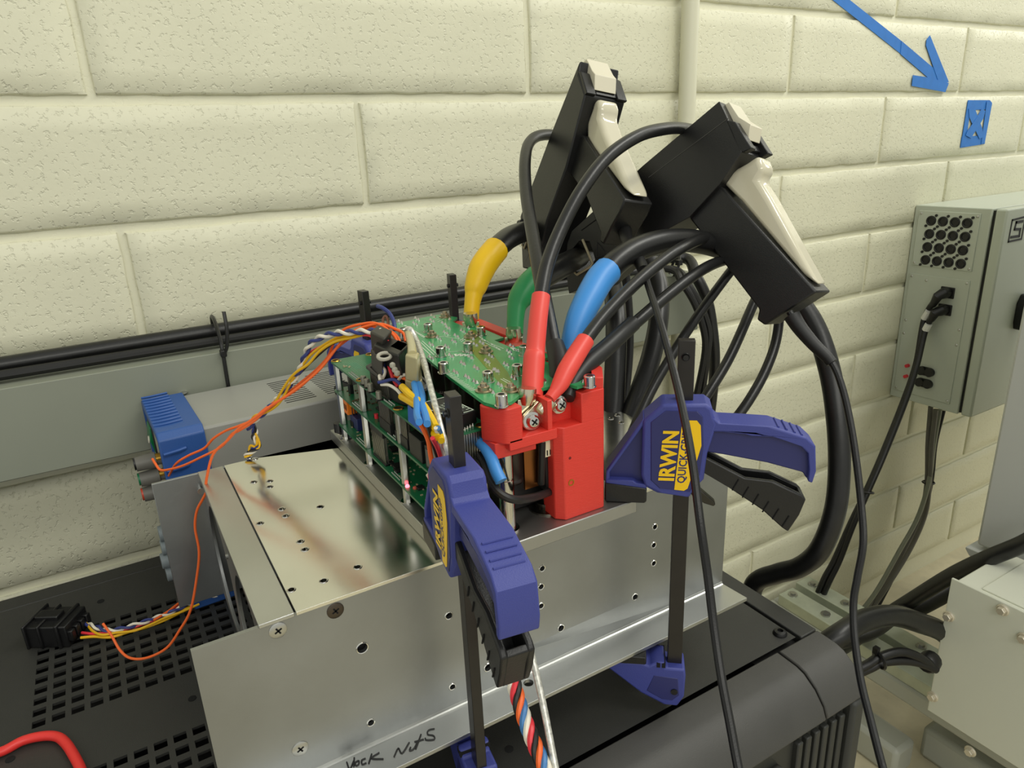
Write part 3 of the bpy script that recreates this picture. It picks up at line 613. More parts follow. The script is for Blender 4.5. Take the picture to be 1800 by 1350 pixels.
# pin headers between the boards
def header(k, x0, x1, y0, y1, zb, zt, base, nx, ny, top=0):
    b = obj('pin_header', MB().box(x0, x1, y0, y1, zb, zb + base), M_CONN, boards[k], bevel=.0002)
    mb = MB()
    for i in range(nx):
        for j in range(ny):
            x = x0 + (x1 - x0) * (i + .5) / nx; y = y0 + (y1 - y0) * (j + .5) / ny
            mb.box(x - .00028, x + .00028, y - .00028, y + .00028, zb + base, zt)
    tag(obj('pins', mb, M_PIN, b), kind='stuff')
    if top: obj('header_cap', MB().box(x0, x1, y0, y1, zt - top, zt), M_CONN, b)
header(0, .0990, .1020, -.3200, -.2990, BZ[0], BZ[1] - .0013, .0012, 2, 14, .0055)
header(1, .0990, .1022, -.3345, -.3175, BZ[1], BZ[2] - .0013, .0065, 2, 12)
header(1, .0990, .1022, -.3590, -.3420, BZ[1], BZ[2] - .0013, .0062, 2, 12)
header(1, .1065, .1262, -.3985, -.3945, BZ[1], BZ[2] - .0013, .0055, 15, 2)
header(0, .103, .110, -.250, -.244, BZ[0], BZ[1] - .0013, .004, 4, 3)
header(1, .1035, .1060, -.2515, -.2470, BZ[1], BZ[2] - .0013, .006, 2, 3)
for y0, y1, zz in ((-.3790, -.3630, .0125), (-.3925, -.3835, .0125)):
    obj('relay', MB().box(.0985, .112, y0, y1, BZ[1], BZ[1] + zz), M_CONN, boards[1], bevel=.0004)
obj('relay_label', MB().box(.0983, .0985, -.3920, -.3850, BZ[1] + .002, BZ[1] + .011), mat('grey_print', (92, 92, 90), .5), boards[1])
ot = obj('terminal_block', MB().box(.1010, .1075, -.2480, -.2395, BZ[1] - .0155, BZ[1] - .0045), mat('orange_terminal', (236, 124, 20), .42), boards[1], bevel=.0005)
for k in range(3): obj('terminal_slot', MB().box(.1009, .1011, -.2470 + .0027 * k, -.2455 + .0027 * k, BZ[1] - .0125, BZ[1] - .0085), M_DARK, ot)
obj('blue_relay', MB().box(.1035, .1155, -.258, -.244, BZ[0], BZ[0] + .0085), mat('relay_blue', (38, 46, 96), .4), boards[0], bevel=.0004)
obj('wire_loop', MB().torus((.1035, -.2585, BZ[1] - .004), (0, 1, .3), .0030, .0006, 16, 6), M_YEL, boards[1])
obj('corner_bumper', MB().cyl((.0975, -.2335, PT + .004), (.0975, -.2335, PT + .0105), .0030, n=14), M_BLK, st)
for k, (x, y) in enumerate(((.1000, -.3455), (.1026, -.3500))):
    ledc = mat('led_red', (255, 120, 130), .3, emit=(255, 96, 110, 5.0 if k == 0 else .8))
    obj('status_led', MB().lathe((x - .0005, y - .006, BZ[0]), (0, 0, 1), [(.0012, 0), (.0012, .0008), (.0007, .0014)], 10), ledc if k == 0 else mat('led_dim', (200, 90, 70), .4), boards[0])
obj('red_capacitor', MB().cyl((.1022, -.3035, BZ[1]), (.1022, -.3035, BZ[1] + .0028), .0012, n=10), M_RED, boards[1])
# top board parts
for u, v in ((640, 676), (646, 681), (652, 689), (667, 703)):
    p = gz(u, v, BZ[2])
    cpp = obj('can_capacitor', MB().box(p.x - .0019, p.x + .0019, p.y - .0019, p.y + .0019, BZ[2], BZ[2] + .0007), M_IC, boards[2])
    obj('can', MB().lathe((p.x, p.y, BZ[2] + .0006), (0, 0, 1), [(.0017, 0), (.0017, .0042), (.0014, .0046)], 14), mat('can_grey', (142, 140, 128), .35, .6), cpp)
header(2, .1000, .1052, -.3330, -.3050, BZ[2], BZ[2] + .0085, .0012, 2, 14)
# connector housing with oval rim
ZS = .2065
rim = [gz(u, v, ZS) for u, v in ((643, 645), (652, 640), (672, 636), (718, 640), (752, 672), (756, 678), (750, 684), (722, 690), (707, 688), (690, 682))]
rc = sum(rim, V()) / len(rim)
hs = obj('header_housing', MB().prism([(p.x, p.y) for p in [rc + (q - rc) * .9 for q in rim]], fz(BZ[2] + .001), fz(ZS)), M_CONN, boards[2], bevel=.0004)
obj('housing_rim', MB().prism([(p.x, p.y) for p in rim], fz(ZS - .0012), fz(ZS + .0008), [[(p.x, p.y) for p in [rc + (q - rc) * .86 for q in rim]]]), mat('rim_grey', (70, 70, 68), .5), boards[2], bevel=.0004)
cp = thing('wire_plug', (.114, -.315, ZS), 'tall black plug holding the orange and yellow wires on the top control board', 'plug')
obj('plug_body', MB().hexa([gz(u, v, .206) for u, v in ((663, 658), (712, 680), (724, 660), (672, 640))], [gz(u, v, .2265) for u, v in ((656, 606), (700, 625), (720, 604), (672, 588))]), M_CONN, cp, bevel=.001)
obj('plug_shell', MB().hexa([gz(u, v, .2065) for u, v in ((655, 640), (664, 648), (680, 640), (672, 632))], [gz(u, v, .2315) for u, v in ((650, 582), (676, 596), (690, 580), (664, 570))]), mat('shell_dark_grey', (52, 50, 46), .5), cp, bevel=.0012)
obj('plug_wall', MB().hexa([gz(u, v, .2055) for u, v in ((653, 650), (672, 668), (677, 662), (660, 646))], [gz(u, v, .221) for u, v in ((651, 614), (672, 636), (677, 628), (658, 608))]), mat('shell_grey', (66, 64, 62), .5), cp, bevel=.001)
obj('plug_collar', MB().hexa([gz(u, v, .2225) for u, v in ((684, 620), (706, 629), (724, 617), (700, 606))], [gz(u, v, .2265) for u, v in ((684, 609), (706, 618), (723, 606), (700, 597))]), M_CONN, cp, bevel=.0006)
# power module on the top board
bk = obj('power_converter', MB().hexa([gz(u, v, BZ[2] + .0006) for u, v in ((722, 742), (793, 766), (839, 742), (776, 718))], [gz(u, v, BZ[2] + .0098) for u, v in ((722, 712), (793, 734), (837, 721), (785, 696))]), M_IC, boards[2], bevel=.0004)
q = [gz(u, v, BZ[2] + .0099) for u, v in ((722, 712), (793, 734), (837, 721), (785, 696))]
def bq(s, t): a = q[0].lerp(q[1], s); b = q[3].lerp(q[2], s); return a.lerp(b, t) + V((0, 0, .0001))
ln = MB()
def bar2(s0, t0, s1, t1, w=.010):
    d = V((s1 - s0, t1 - t0)).normalized(); n_ = V((-d.y, d.x)) * w
    ln.add([bq(s0 + n_.x, t0 + n_.y * 2), bq(s1 + n_.x, t1 + n_.y * 2), bq(s1 - n_.x, t1 - n_.y * 2), bq(s0 - n_.x, t0 - n_.y * 2)], [(0, 1, 2, 3)])
for s in ((.04, .06, .96, .06), (.04, .94, .96, .94), (.04, .06, .04, .94), (.96, .06, .96, .94), (.72, .22, .72, .06), (.86, .94, .86, .78), (.2, .94, .2, .8), (.9, .5, .96, .5)): bar2(*s)
e_s = (q[1] - q[0]); e_t = (q[3] - q[0])
for i, s_ in enumerate(('CINCON', 'POWER CONVERTER', 'IN 24V OUT 15V', '300KHZ 1500VDC')):
    L_ = (.62, .62, .5, .5)[i]
    text_mb(s_, .0032 if i == 0 else .0015, lambda p, i=i: bq(.56 - (.0 if i == 0 else .02) + p[0] / .030, .80 - .135 * i - .03 * (i > 0) + p[1] / .0125), mb=ln)
obj('converter_print', ln, M_SILK, bk)['kind'] = 'stuff'
bt = obj('blue_transformer', MB().hexa([gz(u, v, BZ[2] + .0004) for u, v in ((717, 741), (752, 770), (776, 756), (740, 728))], [gz(u, v, BZ[2] + .0085) for u, v in ((716, 712), (752, 742), (775, 728), (741, 701))]), M_BLUT, boards[2], bevel=.0005)
tag(obj('solder_joints', (lambda mb: [mb.lathe(gz(794 + 4.6 * i, 766 - 2.4 * i + (2 if j else 0), BZ[2]), (0, 0, 1), [(.0007, 0), (.0003, .0016)], 6) for i in range(9) for j in (0, 1)] and mb)(MB()), M_SOLD, boards[2]), kind='stuff')
# ================================================================== power module
pm = thing('power_module', (.16, -.32, PT), 'green power board over black capacitors, framed by the red printed bracket', 'power module')
ZP = .2124
outl = [(.1461, -.2267), (.1836, -.2215), (.1905, -.2385), (.182, -.2486), (.182, -.268), (.1895, -.270), (.1885, -.3085), (.1805, -.3100), (.1805, -.330), (.190, -.332), (.190, -.361), (.181, -.363), (.181, -.380), (.1925, -.382), (.1950, -.3925), (.1800, -.4115), (.1702, -.4125), (.168, -.404), (.1427, -.4045), (.1375, -.4085), (.1330, -.4115), (.1246, -.4125), (.1222, -.404), (.126, -.359), (.1307, -.3191)]
pb = obj('power_board', MB().prism(outl, fz(ZP - .0016), fz(ZP)), M_PCB, pm)
obj('bare_strip', MB().prism([(p.x, p.y) for p in [gz(u, v, ZP) for u, v in ((829, 579), (842, 583), (850, 597), (872, 630), (893, 655), (906, 684), (893, 692), (868, 662), (846, 637), (818, 606), (815, 590))]], fz(ZP - .0002), fz(ZP + .00006)), M_PCBD, pb)
sk_ = MB()
def sline(a, b, w=.00025):
    p, r = gz(*a, ZP + .0001), gz(*b, ZP + .0001); d = (r - p).normalized(); n_ = V((-d.y, d.x, 0)) * w; sk_.add([p + n_, r + n_, r - n_, p - n_], [(0, 1, 2, 3)])
for a, b in (((783, 592), (830, 600)), ((775, 620), (820, 616)), ((767, 563), (779, 558)), ((769, 566), (781, 560)), ((808, 599), (822, 590)), ((810, 601), (824, 592)), ((740, 602), (763, 624)), ((742, 599), (766, 621)), ((737, 606), (757, 624)), ((880, 666), (896, 675)), ((884, 665), (902, 674)), ((848, 600), (880, 616)), ((770, 592), (792, 590)), ((845, 596), (885, 613))): sline(a, b)
for k in range(26): sline((780 + k * 1.9, 655 + k * 1.28), (788 + k * 1.9 + (k * 7) % 5, 655 + k * 1.28 - 1.4), .0002)
for k in range(10): sline((838 + k * 4.2, 589 + k * 2.6), (841 + k * 4.2, 591 + k * 2.6), .0004)
for k in range(6): sline((800 + k * 4, 622 + (k % 2)), (803 + k * 4, 626 - (k % 2)), .0008)
for k in range(12): sline((711 + k * 3.0, 572 + k * 1.8), (714 + k * 3, 573 + k * 1.8), .0009)
for k in range(5): sline((901 + k * 4, 612 + k), (905 + k * 4, 616 + k), .0008)
obj('silkscreen', sk_, M_SILK, pb)['kind'] = 'stuff'
def cap_bolt(x, y, red=False):
    o = obj('socket_bolt', MB().lathe((x, y, ZP), (0, 0, 1), [(.0034, 0), (.0034, .0005), (.0029, .0006), (.0029, .0055), (.0026, .0059), (.0016, .0059), (.0015, .0035)], 20), M_CHROME, pb)
    obj('hex_socket', MB().cyl((x, y, ZP + .0040), (x, y, ZP + .0058), .00155, n=6), M_DARK, o)
    return o
bo = None
for u, v in ((707, 577), (752, 569), (774, 610), (822, 602), (779, 637), (857, 653), (845, 574), (881, 693), (909, 641), (921, 608), (1036, 660)):
    p = gz(u, v, ZP + .0058)
    if bo is None: bp_ = p; bo = cap_bolt(p.x, p.y)
    else:
        d = V((p.x - bp_.x, p.y - bp_.y, 0)); c = inst(bo, d)
        for ch_ in bo.children: inst(ch_, (0, 0, 0), c)
so = None
for u, v in ((782, 553), (759, 587), (827, 588), (854, 614), (850, 681), (897, 681)):
    p = gz(u, v, ZP + .002)
    if so is None:
        sp_ = p; so = obj('terminal_nut', MB().lathe((p.x, p.y, ZP), (0, 0, 1), [(.0043, 0), (.0043, .0007), (.0031, .0009), (.0030, .0026), (.0018, .0028), (.0016, .0042), (.0008, .0044)], 18), mat('aged_brass', (176, 164, 142), .32, 1), pb)
    else: inst(so, (p.x - sp_.x, p.y - sp_.y, 0))
sj = MB()
z1 = [(210,240),(475,190),(445,265),(730,150),(715,220),(900,265),(965,330),(970,180),(1270,315),(930,410),(1205,385),(1100,460),(820,500),(1060,545),(700,595),(950,630),(1345,500),(1500,570),(1400,600),(1590,860),(1310,720),(1015,775),(1325,800),(1200,895),(1410,965),(1085,1035),(1270,1110),(1740,1010),(1650,780),(695,805),(1400,1190)]
z2 = [(600,370),(560,440),(590,520),(520,610),(620,790),(440,880),(270,570),(320,500),(130,660),(380,690),(1560,850),(1010,810),(330,970)]
for u, v in [(680 + a / 9, 540 + b / 9) for a, b in z1] + [(820 + a / 7.5, 560 + b / 7.5) for a, b in z2]:
    for du, dv in ((-2.6, -1.6), (2.6, 1.6)):
        p = gz(u + du, v + dv, ZP); sj.lathe((p.x, p.y, ZP), (0, 0, 1), [(.0012, 0), (.0009, .0005), (.0003, .0015)], 7)
tag(obj('solder_joints', sj, M_SOLD, pb), kind='stuff')
# capacitors under the board
rows = [(.1375, -.3975 + .0172 * k) for k in range(9)] + [(.1548, -.391 + .0172 * k) for k in range(9)] + [(.172, -.385 + .0172 * k) for k in range(8)]
def on_cap(cx_, cy_, r, th0): return lambda p: V((cx_ + r * math.cos(th0 + p[1] / r), cy_ + r * math.sin(th0 + p[1] / r), .186 + p[0]))
c0 = obj('capacitor', MB().lathe((rows[0][0], rows[0][1], .164), (0, 0, 1), [(.0070, 0), (.0080, .0012), (.0080, .0022), (.0076, .003), (.0080, .0038), (.0080, .0462), (.0072, .047)], 24), M_CAP, pm)
txm = MB()
for s_, th, sz in (('nichicon', -2.05, .0034), ('200V 330uF', -2.5, .0042), ('105C  LGN', -2.95, .0028), ('nichicon', 2.9, .0034)):
    text_mb(s_ , sz, on_cap(rows[0][0], rows[0][1], .00806, th), mb=txm)
bandm = MB(); 
ct = obj('capacitor_print', txm, mat('pale_print', (150, 140, 128), .5), c0); ct['kind'] = 'stuff'
for x, y in rows[1:]:
    c = inst(c0, (x - rows[0][0], y - rows[0][1], 0)); 
    if x < .14: inst(ct, (0, 0, 0), c)
obj('driver_cover', MB().box(.1345, .190, -.392, -.236, .1425, .1635), M_CONN, pm, bevel=.001)
# red bracket
rb = obj('red_bracket', MB(), M_REDP, pm) if False else None
r_ = MB(); YR = -.4150
def plan(poly, z0, z1): r_.prism(poly, fz(z0), fz(z1))
plan([(.1215, -.4005), (.1215, -.404), (.1265, -.4135), (.1290, YR), (.1367, YR), (.1367, -.4055), (.1367, -.4005)], .1925, .2105)      # left block
br_l = obj('bracket_block', r_, M_REDP, pm, bevel=.0007); r_ = MB()
plan([(.1220, -.4005), (.1235, -.4105), (.1460, -.4113), (.1460, -.4005)], .1845, .1926)
obj('bracket_lip', r_, M_REDP, pm, bevel=.0004); r_ = MB()
plan([(.1290, YR), (.1562, YR), (.1562, -.4060), (.1290, -.4060)], .1890, .1943)
obj('bracket_ledge', r_, M_REDP, pm, bevel=.0004); r_ = MB()
plan([(.1511, YR + .0005), (.1538, YR + .0005), (.1538, -.4030), (.1511, -.4030)], .1925, .2095)
obj('bracket_rib', r_, M_REDP, pm, bevel=.0003); r_ = MB()
plan([(.1300, -.4055), (.1720, -.4055), (.1720, -.4005), (.1300, -.4005)], .1895, .2062)
obj('bracket_web', r_, M_REDP, pm, bevel=.0003); r_ = MB()
plan([(.1560, -.4005), (.1560, -.4110), (.1600, YR), (.1848, YR), (.1880, -.4095), (.1880, -.4005)], PT + .0002, .1934)
cl_ = obj('bracket_column', r_, M_REDP, pm, bevel=.0006); r_ = MB()
plan([(.1709, YR), (.1848, YR), (.1880, -.4095), (.1880, -.4005), (.1709, -.4005)], .1930, .2090)
obj('bracket_corner', r_, M_REDP, pm, bevel=.0005); r_ = MB()
plan([(.1846, -.4148), (.1945, -.4010), (.1958, -.3960), (.1958, -.3660), (.1915, -.3660), (.1915, -.3945), (.1800, -.4120)], .1900, .2148)
obj('bracket_rim', r_, M_REDP, pm, bevel=.0004); r_ = MB()
plan([(.1780, -.400), (.1945, -.400), (.1965, -.300), (.1975, -.2500), (.1900, -.2400), (.1780, -.2400)], .1850, .2102)
obj('bracket_rail', r_, M_REDP, pm, bevel=.0004); r_ = MB()
plan([(.1903, -.3080), (.1985, -.3080), (.1985, -.2560), (.1903, -.2560)], .2090, .2135)
obj('bracket_rail', r_, M_REDP, pm, bevel=.0004)
ins = V((.1639, -.415, .1625))
obj('threaded_insert', MB().lathe((ins.x, YR, ins.z), (0, -1, 0), [(.0018, -.001), (.0018, .0002), (.0012, .0002), (.001, -.0012)], 14), M_GOLD, cl_)
dt = V((.1634, -.415, .1763))
obj('pin_hole', MB().cyl((dt.x, YR, dt.z), (dt.x, YR - .0001, dt.z), .0008, n=10), mat('dark_red', (110, 16, 16), .6), cl_)
# metal post and grey spacer at the front corner
pp = obj('round_post', MB().lathe((.1311, -.4058, PT), (0, 0, 1), [(.0058, 0), (.0058, .0014), (.0040, .0016), (.0040, .0285), (.0036, .0288), (.0036, .0294), (.0040, .0297), (.0040, .0425), (.0034, .043)], 24), M_CHROME, pm)
obj('grey_spacer', MB().box(.1235, .1350, -.4105, -.4015, .1845, .1895), mat('spacer_grey', (142, 142, 140), .5), pm, bevel=.0004)
obj('copper_bar', MB().box(.1430, .1512, -.4042, -.4026, .1600, .1895), M_COPPER, pm)
obj('sensor_block', MB().box(.1545, .1690, -.4060, -.3900, .1560, .1768), M_CONN, pm, bevel=.0005)
wc = obj('white_connector', MB().box(.1526, .1612, -.4085, -.4010, .1768, .1868), mat('connector_ivory', (222, 214, 184), .5), pm, bevel=.0004)
for k in range(4): obj('connector_slot', MB().box(.1538 + .0018 * k, .1544 + .0018 * k, -.4087, -.4084, .1778, .1806), M_DARK, wc)
obj('sensor_wire', MB().tube(spline([V((.1519, -.4075, .1851)), V((.1527, -.4085, .1883)), V((.1559, -.4088, .1895)), V((.1602, -.408, .1881))], 5), .0009, 8), M_WHT, pm)
obj('sensor_wire', MB().tube(spline([V((.1515, -.4065, .1848)), V((.1525, -.4072, .1885)), V((.1558, -.4075, .1897)), V((.1602, -.407, .1884))], 5), .0009, 8), M_ORG, pm)
obj('sleeve', MB().tube([V((.1522, -.407, .1855)), V((.1515, -.407, .1734)), V((.1514, -.406, .1618))], .0020, 10), M_RUB2, pm)
obj('ground_bolt', MB().lathe((.1600, -.3975, PT), (0, 0, 1), [(.010, 0), (.010, .001), (.0062, .0012), (.0062, .0045), (.003, .0047), (.003, .010), (.0024, .0105)], 18), mat('dark_nickel', (120, 116, 108), .25, 1), pm)
# ================================================================== current probes
def probe(name, label, p0, n, T, side, holes, handle, trig, rock, hinge, ti, mats=None):
    n = V(n).normalized()
    o0 = V(p0)
    t = thing(name, o0, label, 'current probe', 'black and cream current probes')
    def on(k): return lambda p: gp(p[0], p[1], o0 + n * k, n)
    def ext(poly, a, b, holes_=()):
        base = {tuple(p): gp(p[0], p[1], o0 + n * a, n) for p in list(poly) + [q for h in holes_ for q in h]}
        key = lambda p: min(base, key=lambda k: (k[0]-p[0])**2 + (k[1]-p[1])**2)
        return MB().prism(poly, lambda p: base[key(p)], lambda p: base[key(p)] + n * (b - a), holes_)
    obj('jaw_body', ext(side, 0, T, holes), M_GUN, t, bevel=.0012)
    h_ = obj('handle', ext(handle, ti, T - ti), M_GUN, t, bevel=.0012)
    obj('trigger', ext(trig, ti + .0032, T - ti - .0032), M_CREAM, t, bevel=.0058, seg=5)
    obj('rocker', ext(rock, .0075, T - .0085), M_CREAM2, t, bevel=.0004)
    obj('hinge_pin', ext(hinge, .009, T - .006), M_BLK, t, bevel=.0006)
    def ext0(poly, a, b):          # outline read on the near side face, then moved across the thickness
        base = {tuple(p): gp(p[0], p[1], o0, n) for p in poly}
        key = lambda p: min(base, key=lambda k: (k[0]-p[0])**2 + (k[1]-p[1])**2)
        return MB().prism(poly, lambda p: base[key(p)] + n * a, lambda p: base[key(p)] + n * b)
    return t, ext0, n, o0
N1 = V((.9477, .2683, -.1656))
g1, ex1, n1, o1 = probe('current_probe', 'front current probe with cream trigger, its bar slanting down to the green cable', V((.34, -.3333, .3475)), N1, .033,
    [(1264, 178), (1275, 200), (1304, 267), (1266, 322), (1212, 382), (1116, 434), (1042, 500), (1000, 516), (994, 470), (997, 428), (1005, 406), (1130, 291)],
    [[(1004, 440), (1018, 424), (1036, 424), (1046, 456), (1034, 474), (1012, 478)]],
    [(1236, 330), (1268, 327), (1436, 513), (1344, 572), (1330, 562), (1334, 544), (1206, 376)],
    [(1268, 320), (1286, 300), (1310, 287), (1333, 271), (1344, 297), (1333, 316), (1352, 346), (1439, 503), (1414, 486), (1300, 352)],
    [(1281, 179), (1299, 206), (1320, 219), (1315, 246), (1301, 240), (1284, 205), (1272, 186)],
    [(1296, 250), (1312, 250), (1318, 262), (1306, 268)], .0045)
for a_, b_ in ((.0, .0072), (.0255, .033)): obj('end_guard', ex1([(1274, 210), (1292, 214), (1312, 246), (1321, 260), (1306, 268), (1296, 262)], a_, b_), M_BLK, g1, bevel=.0006)
obj('clip_frame', MB().tube([gp(u, v, o1 - n1 * .0006, n1) for u, v in ((1024, 421), (1032, 440), (1041, 463), (1037, 469), (1014, 483), (1009, 478), (1006, 466))], .0010, 8), M_TAN, g1)
obj('side_seam', MB().tube([gp(u, v, o1 - n1 * .0001, n1) for u, v in ((1280, 208), (1140, 312))], .0003, 5), mat('seam_grey', (64, 64, 62), .5), g1)
obj('side_seam', MB().tube([gp(u, v, o1 - n1 * .0001, n1) for u, v in ((1022, 405), (1048, 386))], .0004, 5), M_DARK, g1)
wt = [gp(u, v, o1 - n1 * .0001, n1) for u, v in ((1050, 426), (1048, 452), (1070, 448), (1050, 426))]
obj('warning_mark', MB().tube(wt, .0005, 5), mat('embossed_black', (48, 48, 48), .35), g1)
N2 = V((.979, -.1002, -.1779))
g2, ex2, n2, o2 = probe('current_probe', 'rear current probe with cream trigger, its bar standing upright behind the yellow cable', V((.3008, -.237, .3807)), N2, .034,
    [(1019, 106), (1016, 130), (1028, 165), (995, 293), (961, 387), (943, 476), (918, 471), (914, 380), (967, 237)],
    [[(919, 416), (924, 396), (940, 388), (944, 400), (939, 428), (928, 440)]],
    [(995, 235), (1026, 238), (1098, 351), (1090, 372), (1074, 400), (1060, 430), (1054, 424), (1055, 408), (1030, 345), (990, 290)],
    [(1030, 218), (1038, 196), (1042, 180), (1052, 171), (1056, 186), (1053, 205), (1062, 232), (1110, 345), (1096, 334), (1042, 262), (1030, 240)],
    [(1031, 103), (1041, 124), (1046, 130), (1045, 158), (1034, 155), (1030, 125), (1026, 108)],
    [(1030, 156), (1046, 156), (1048, 166), (1032, 168)], .0055)
for a_, b_ in ((.0, .0078), (.0260, .034)): obj('end_guard', ex2([(1016, 124), (1021, 127), (1032, 163), (1028, 167)], a_, b_), M_BLK, g2, bevel=.0006)
obj('clip_frame', MB().tube([gp(u, v, o2 - n2 * .0006, n2) for u, v in ((933, 408), (921, 437), (917, 430))], .0008, 8), M_TAN, g2)
obj('hook', MB().cyl(gp(913, 392, o2 - n2 * .001, n2), gp(919, 390, o2 - n2 * .001, n2), .0025, n=10), M_BLK, g2)
# ================================================================== power cables with lugs
def lug(parent, base, up, nrm, r, hole_r=.0042):
    # flat tongue with a ring at its foot plus a barrel above
    up = up.normalized(); nrm = (nrm - up * nrm.dot(up)).normalized(); sd = up.cross(nrm)
    mb = MB(); w = r * .95
    ring = [(math.cos(a) * w, math.sin(a) * w) for a in [math.pi + math.pi * i / 10 for i in range(11)]]
    poly = ring + [(w, r * 1.6), (-w, r * 1.6)]
    mb.prism(poly, lambda p: base + sd * p[0] + up * p[1] + nrm * .0008, lambda p: base + sd * p[0] + up * p[1] - nrm * .0008)
    l = obj('lug', mb, M_TIN, parent, bevel=.0003)
    obj('lug_barrel', MB().tube([base + up * (r * 1.1), base + up * (r * 1.9), base + up * (r * 2.6)], [r * .55, r * .85, r * .8], 12), M_TIN, parent)
    return l
def screw(parent, c, d, r):
    s_ = obj('pan_screw', MB().lathe(c, d, [(r * 1.35, 0), (r * 1.35, .0008), (r, .001), (r, .0022), (r * .75, .0032), (r * .3, .0036)], 18), M_CHROME, parent)
    d = V(d).normalized(); a = d.orthogonal().normalized(); b = d.cross(a)
    for q in (a, b):
        e = q * (r * .55); f = d.cross(q) * (r * .12); z = V(c) + d * .00365
        obj('cross_slot', MB().add([z + e + f, z - e + f, z - e - f, z + e - f], [(0, 1, 2, 3)]), M_DARK, s_)
def power_cable(label, core, rc, sleeve, rs, smat, group=None, name='power_cable', cmat=None):
    t = thing(name, sleeve[0], label, 'cable', group)
    obj('jacket', MB().tube(spline(core, 10), rc, 14), cmat or M_RUB, t)
    n = len(sleeve) ; P = spline(sleeve, 6); m_ = len(P)
    rr = rs if isinstance(rs, (int, float)) else [rs[min(int(i / 6), len(rs) - 1)] * (1 - (i % 6) / 6) + rs[min(int(i / 6) + 1, len(rs) - 1)] * ((i % 6) / 6) for i in range(m_)]
    obj('sleeve', MB().tube(P, rr, 16), smat, t)
    return t
# red cable 1 (upright)
red1_s = [V((.1507, -.4012, .2078)), V((.1553, -.3955, .2167)), V((.159, -.3911, .2239)), V((.1613, -.3887, .2274)), V((.1684, -.3812, .2413)), V((.1746, -.3748, .2513))]
red1 = power_cable('thick black cable in an upright red sleeve at the first terminal of the red bracket', [V((.167, -.3826, .2387)), V((.1746, -.3748, .2513)), V((.1851, -.3655, .2654)), V((.1999, -.3568, .2813)), V((.2196, -.3495, .3008)), V((.2444, -.3413, .3177)), V((.2733, -.333, .3283)), V((.302, -.3236, .3321)), V((.336, -.3066, .3322)), V((.3787, -.2843, .3273)), V((.4154, -.276, .309)), V((.4367, -.2821, .2778)), V((.4414, -.2926, .2425)), V((.4291, -.303, .2134)), V((.4158, -.3068, .1998)), V((.3812, -.3181, .1669)), V((.3508, -.327, .1463)), V((.3288, -.3321, .1322)), V((.3077, -.335, .1094)), V((.2926, -.3405, .0887))], .0039, red1_s,
                   [.0056, .0056, .0056, .0050, .0049, .0049], M_REDS, 'cables on the red bracket')
lb = V((.1440, -.4068, .2005))
lug(red1, lb + V((-.0005, .0009, 0)), V((.002, .0005, .013)), V((0, -1, 0)), .0056)
red2_s = [V((.1555, -.4098, .2083)), V((.1593, -.4087, .2105)), V((.1642, -.4067, .2136)), V((.1702, -.4035, .2181)), V((.179, -.3991, .2235)), V((.1883, -.3949, .2291))]
red2 = power_cable('black cable in a slanting red sleeve sharing the first terminal of the red bracket', [V((.1822, -.3977, .2256)), V((.1883, -.3949, .2291)), V((.2064, -.3873, .2379)), V((.2317, -.3793, .2488)), V((.2597, -.3709, .2582)), V((.2889, -.3611, .264)), V((.3319, -.3376, .2626)), V((.3816, -.3143, .2548)), V((.4114, -.3133, .239)), V((.422, -.3219, .217)), V((.4163, -.3315, .1995)), V((.4053, -.3395, .1785)), V((.386, -.3476, .1606)), V((.3642, -.3535, .1448)), V((.3461, -.3547, .1309)), V((.3221, -.3542, .1126)), V((.302, -.3618, .0949))], .0036, red2_s,
                   [.0029, .0032, .0044, .0050, .0050, .0048], M_REDS, 'cables on the red bracket')
lug(red2, lb + V((.0012, -.0012, -.0015)), (V((.1596, -.4057, .2095)) - lb), V((0, -1, 0)), .0054)
screw(red2, lb + V((.0012, -.0022, -.0015)), (-.1, -1, .1), .0034)
lb2 = V((.1617, -.4068, .2035))
blk2 = power_cable('black cable with black sleeve running up right from the second terminal of the red bracket', [V((.2064, -.3863, .2187)), V((.2338, -.382, .2294)), V((.26, -.3762, .2388)), V((.2867, -.3692, .2462)), V((.3194, -.3543, .2482)), V((.3576, -.3347, .2453)), V((.3826, -.3211, .2389)), V((.3852, -.3126, .2334)), V((.3606, -.313, .212)), V((.334, -.3177, .1919)), V((.3046, -.3231, .1663)), V((.2828, -.3302, .1472)), V((.2654, -.3351, .125))], .0036,
                   [V((.1669, -.4089, .2058)), V((.173, -.4044, .2105)), V((.1791, -.4008, .2132)), V((.1892, -.3965, .217)), V((.2049, -.3907, .2209)), V((.2311, -.3819, .2288))], [.0034, .0038, .0042, .0050, .0048, .0046], M_BLW, 'cables on the red bracket')
lug(blk2, lb2 + V((0, -.0003, 0)), (V((.1702, -.4032, .2065)) - lb2), V((0, -1, 0)), .0052)
screw(blk2, lb2 + V((0, -.0014, 0)), (0, -1, .1), .0034)
blk1 = power_cable('black cable looping high behind the rear probe from the second terminal', [V((.1767, -.3872, .2133)), V((.1811, -.3752, .2255)), V((.188, -.3587, .2405)), V((.1982, -.3367, .2555)), V((.2155, -.3029, .2739)), V((.236, -.2637, .2953)), V((.256, -.2311, .3146)), V((.2751, -.2067, .3272)), V((.294, -.1935, .3327)), V((.3204, -.1823, .3314)), V((.3528, -.1808, .3205)), (.36, -.17, .30), (.40, -.16, .24), (.405, -.17, .15), (.39, -.18, .06), (.38, -.19, -.05)], .0042,
                   [V((.1679, -.4013, .2018)), V((.1701, -.3987, .2053)), V((.1737, -.3937, .2109)), V((.1776, -.386, .2176)), V((.1811, -.3769, .2243))], [.0045, .0052, .0062, .0058, .0050], M_BLW, 'cables on the red bracket')
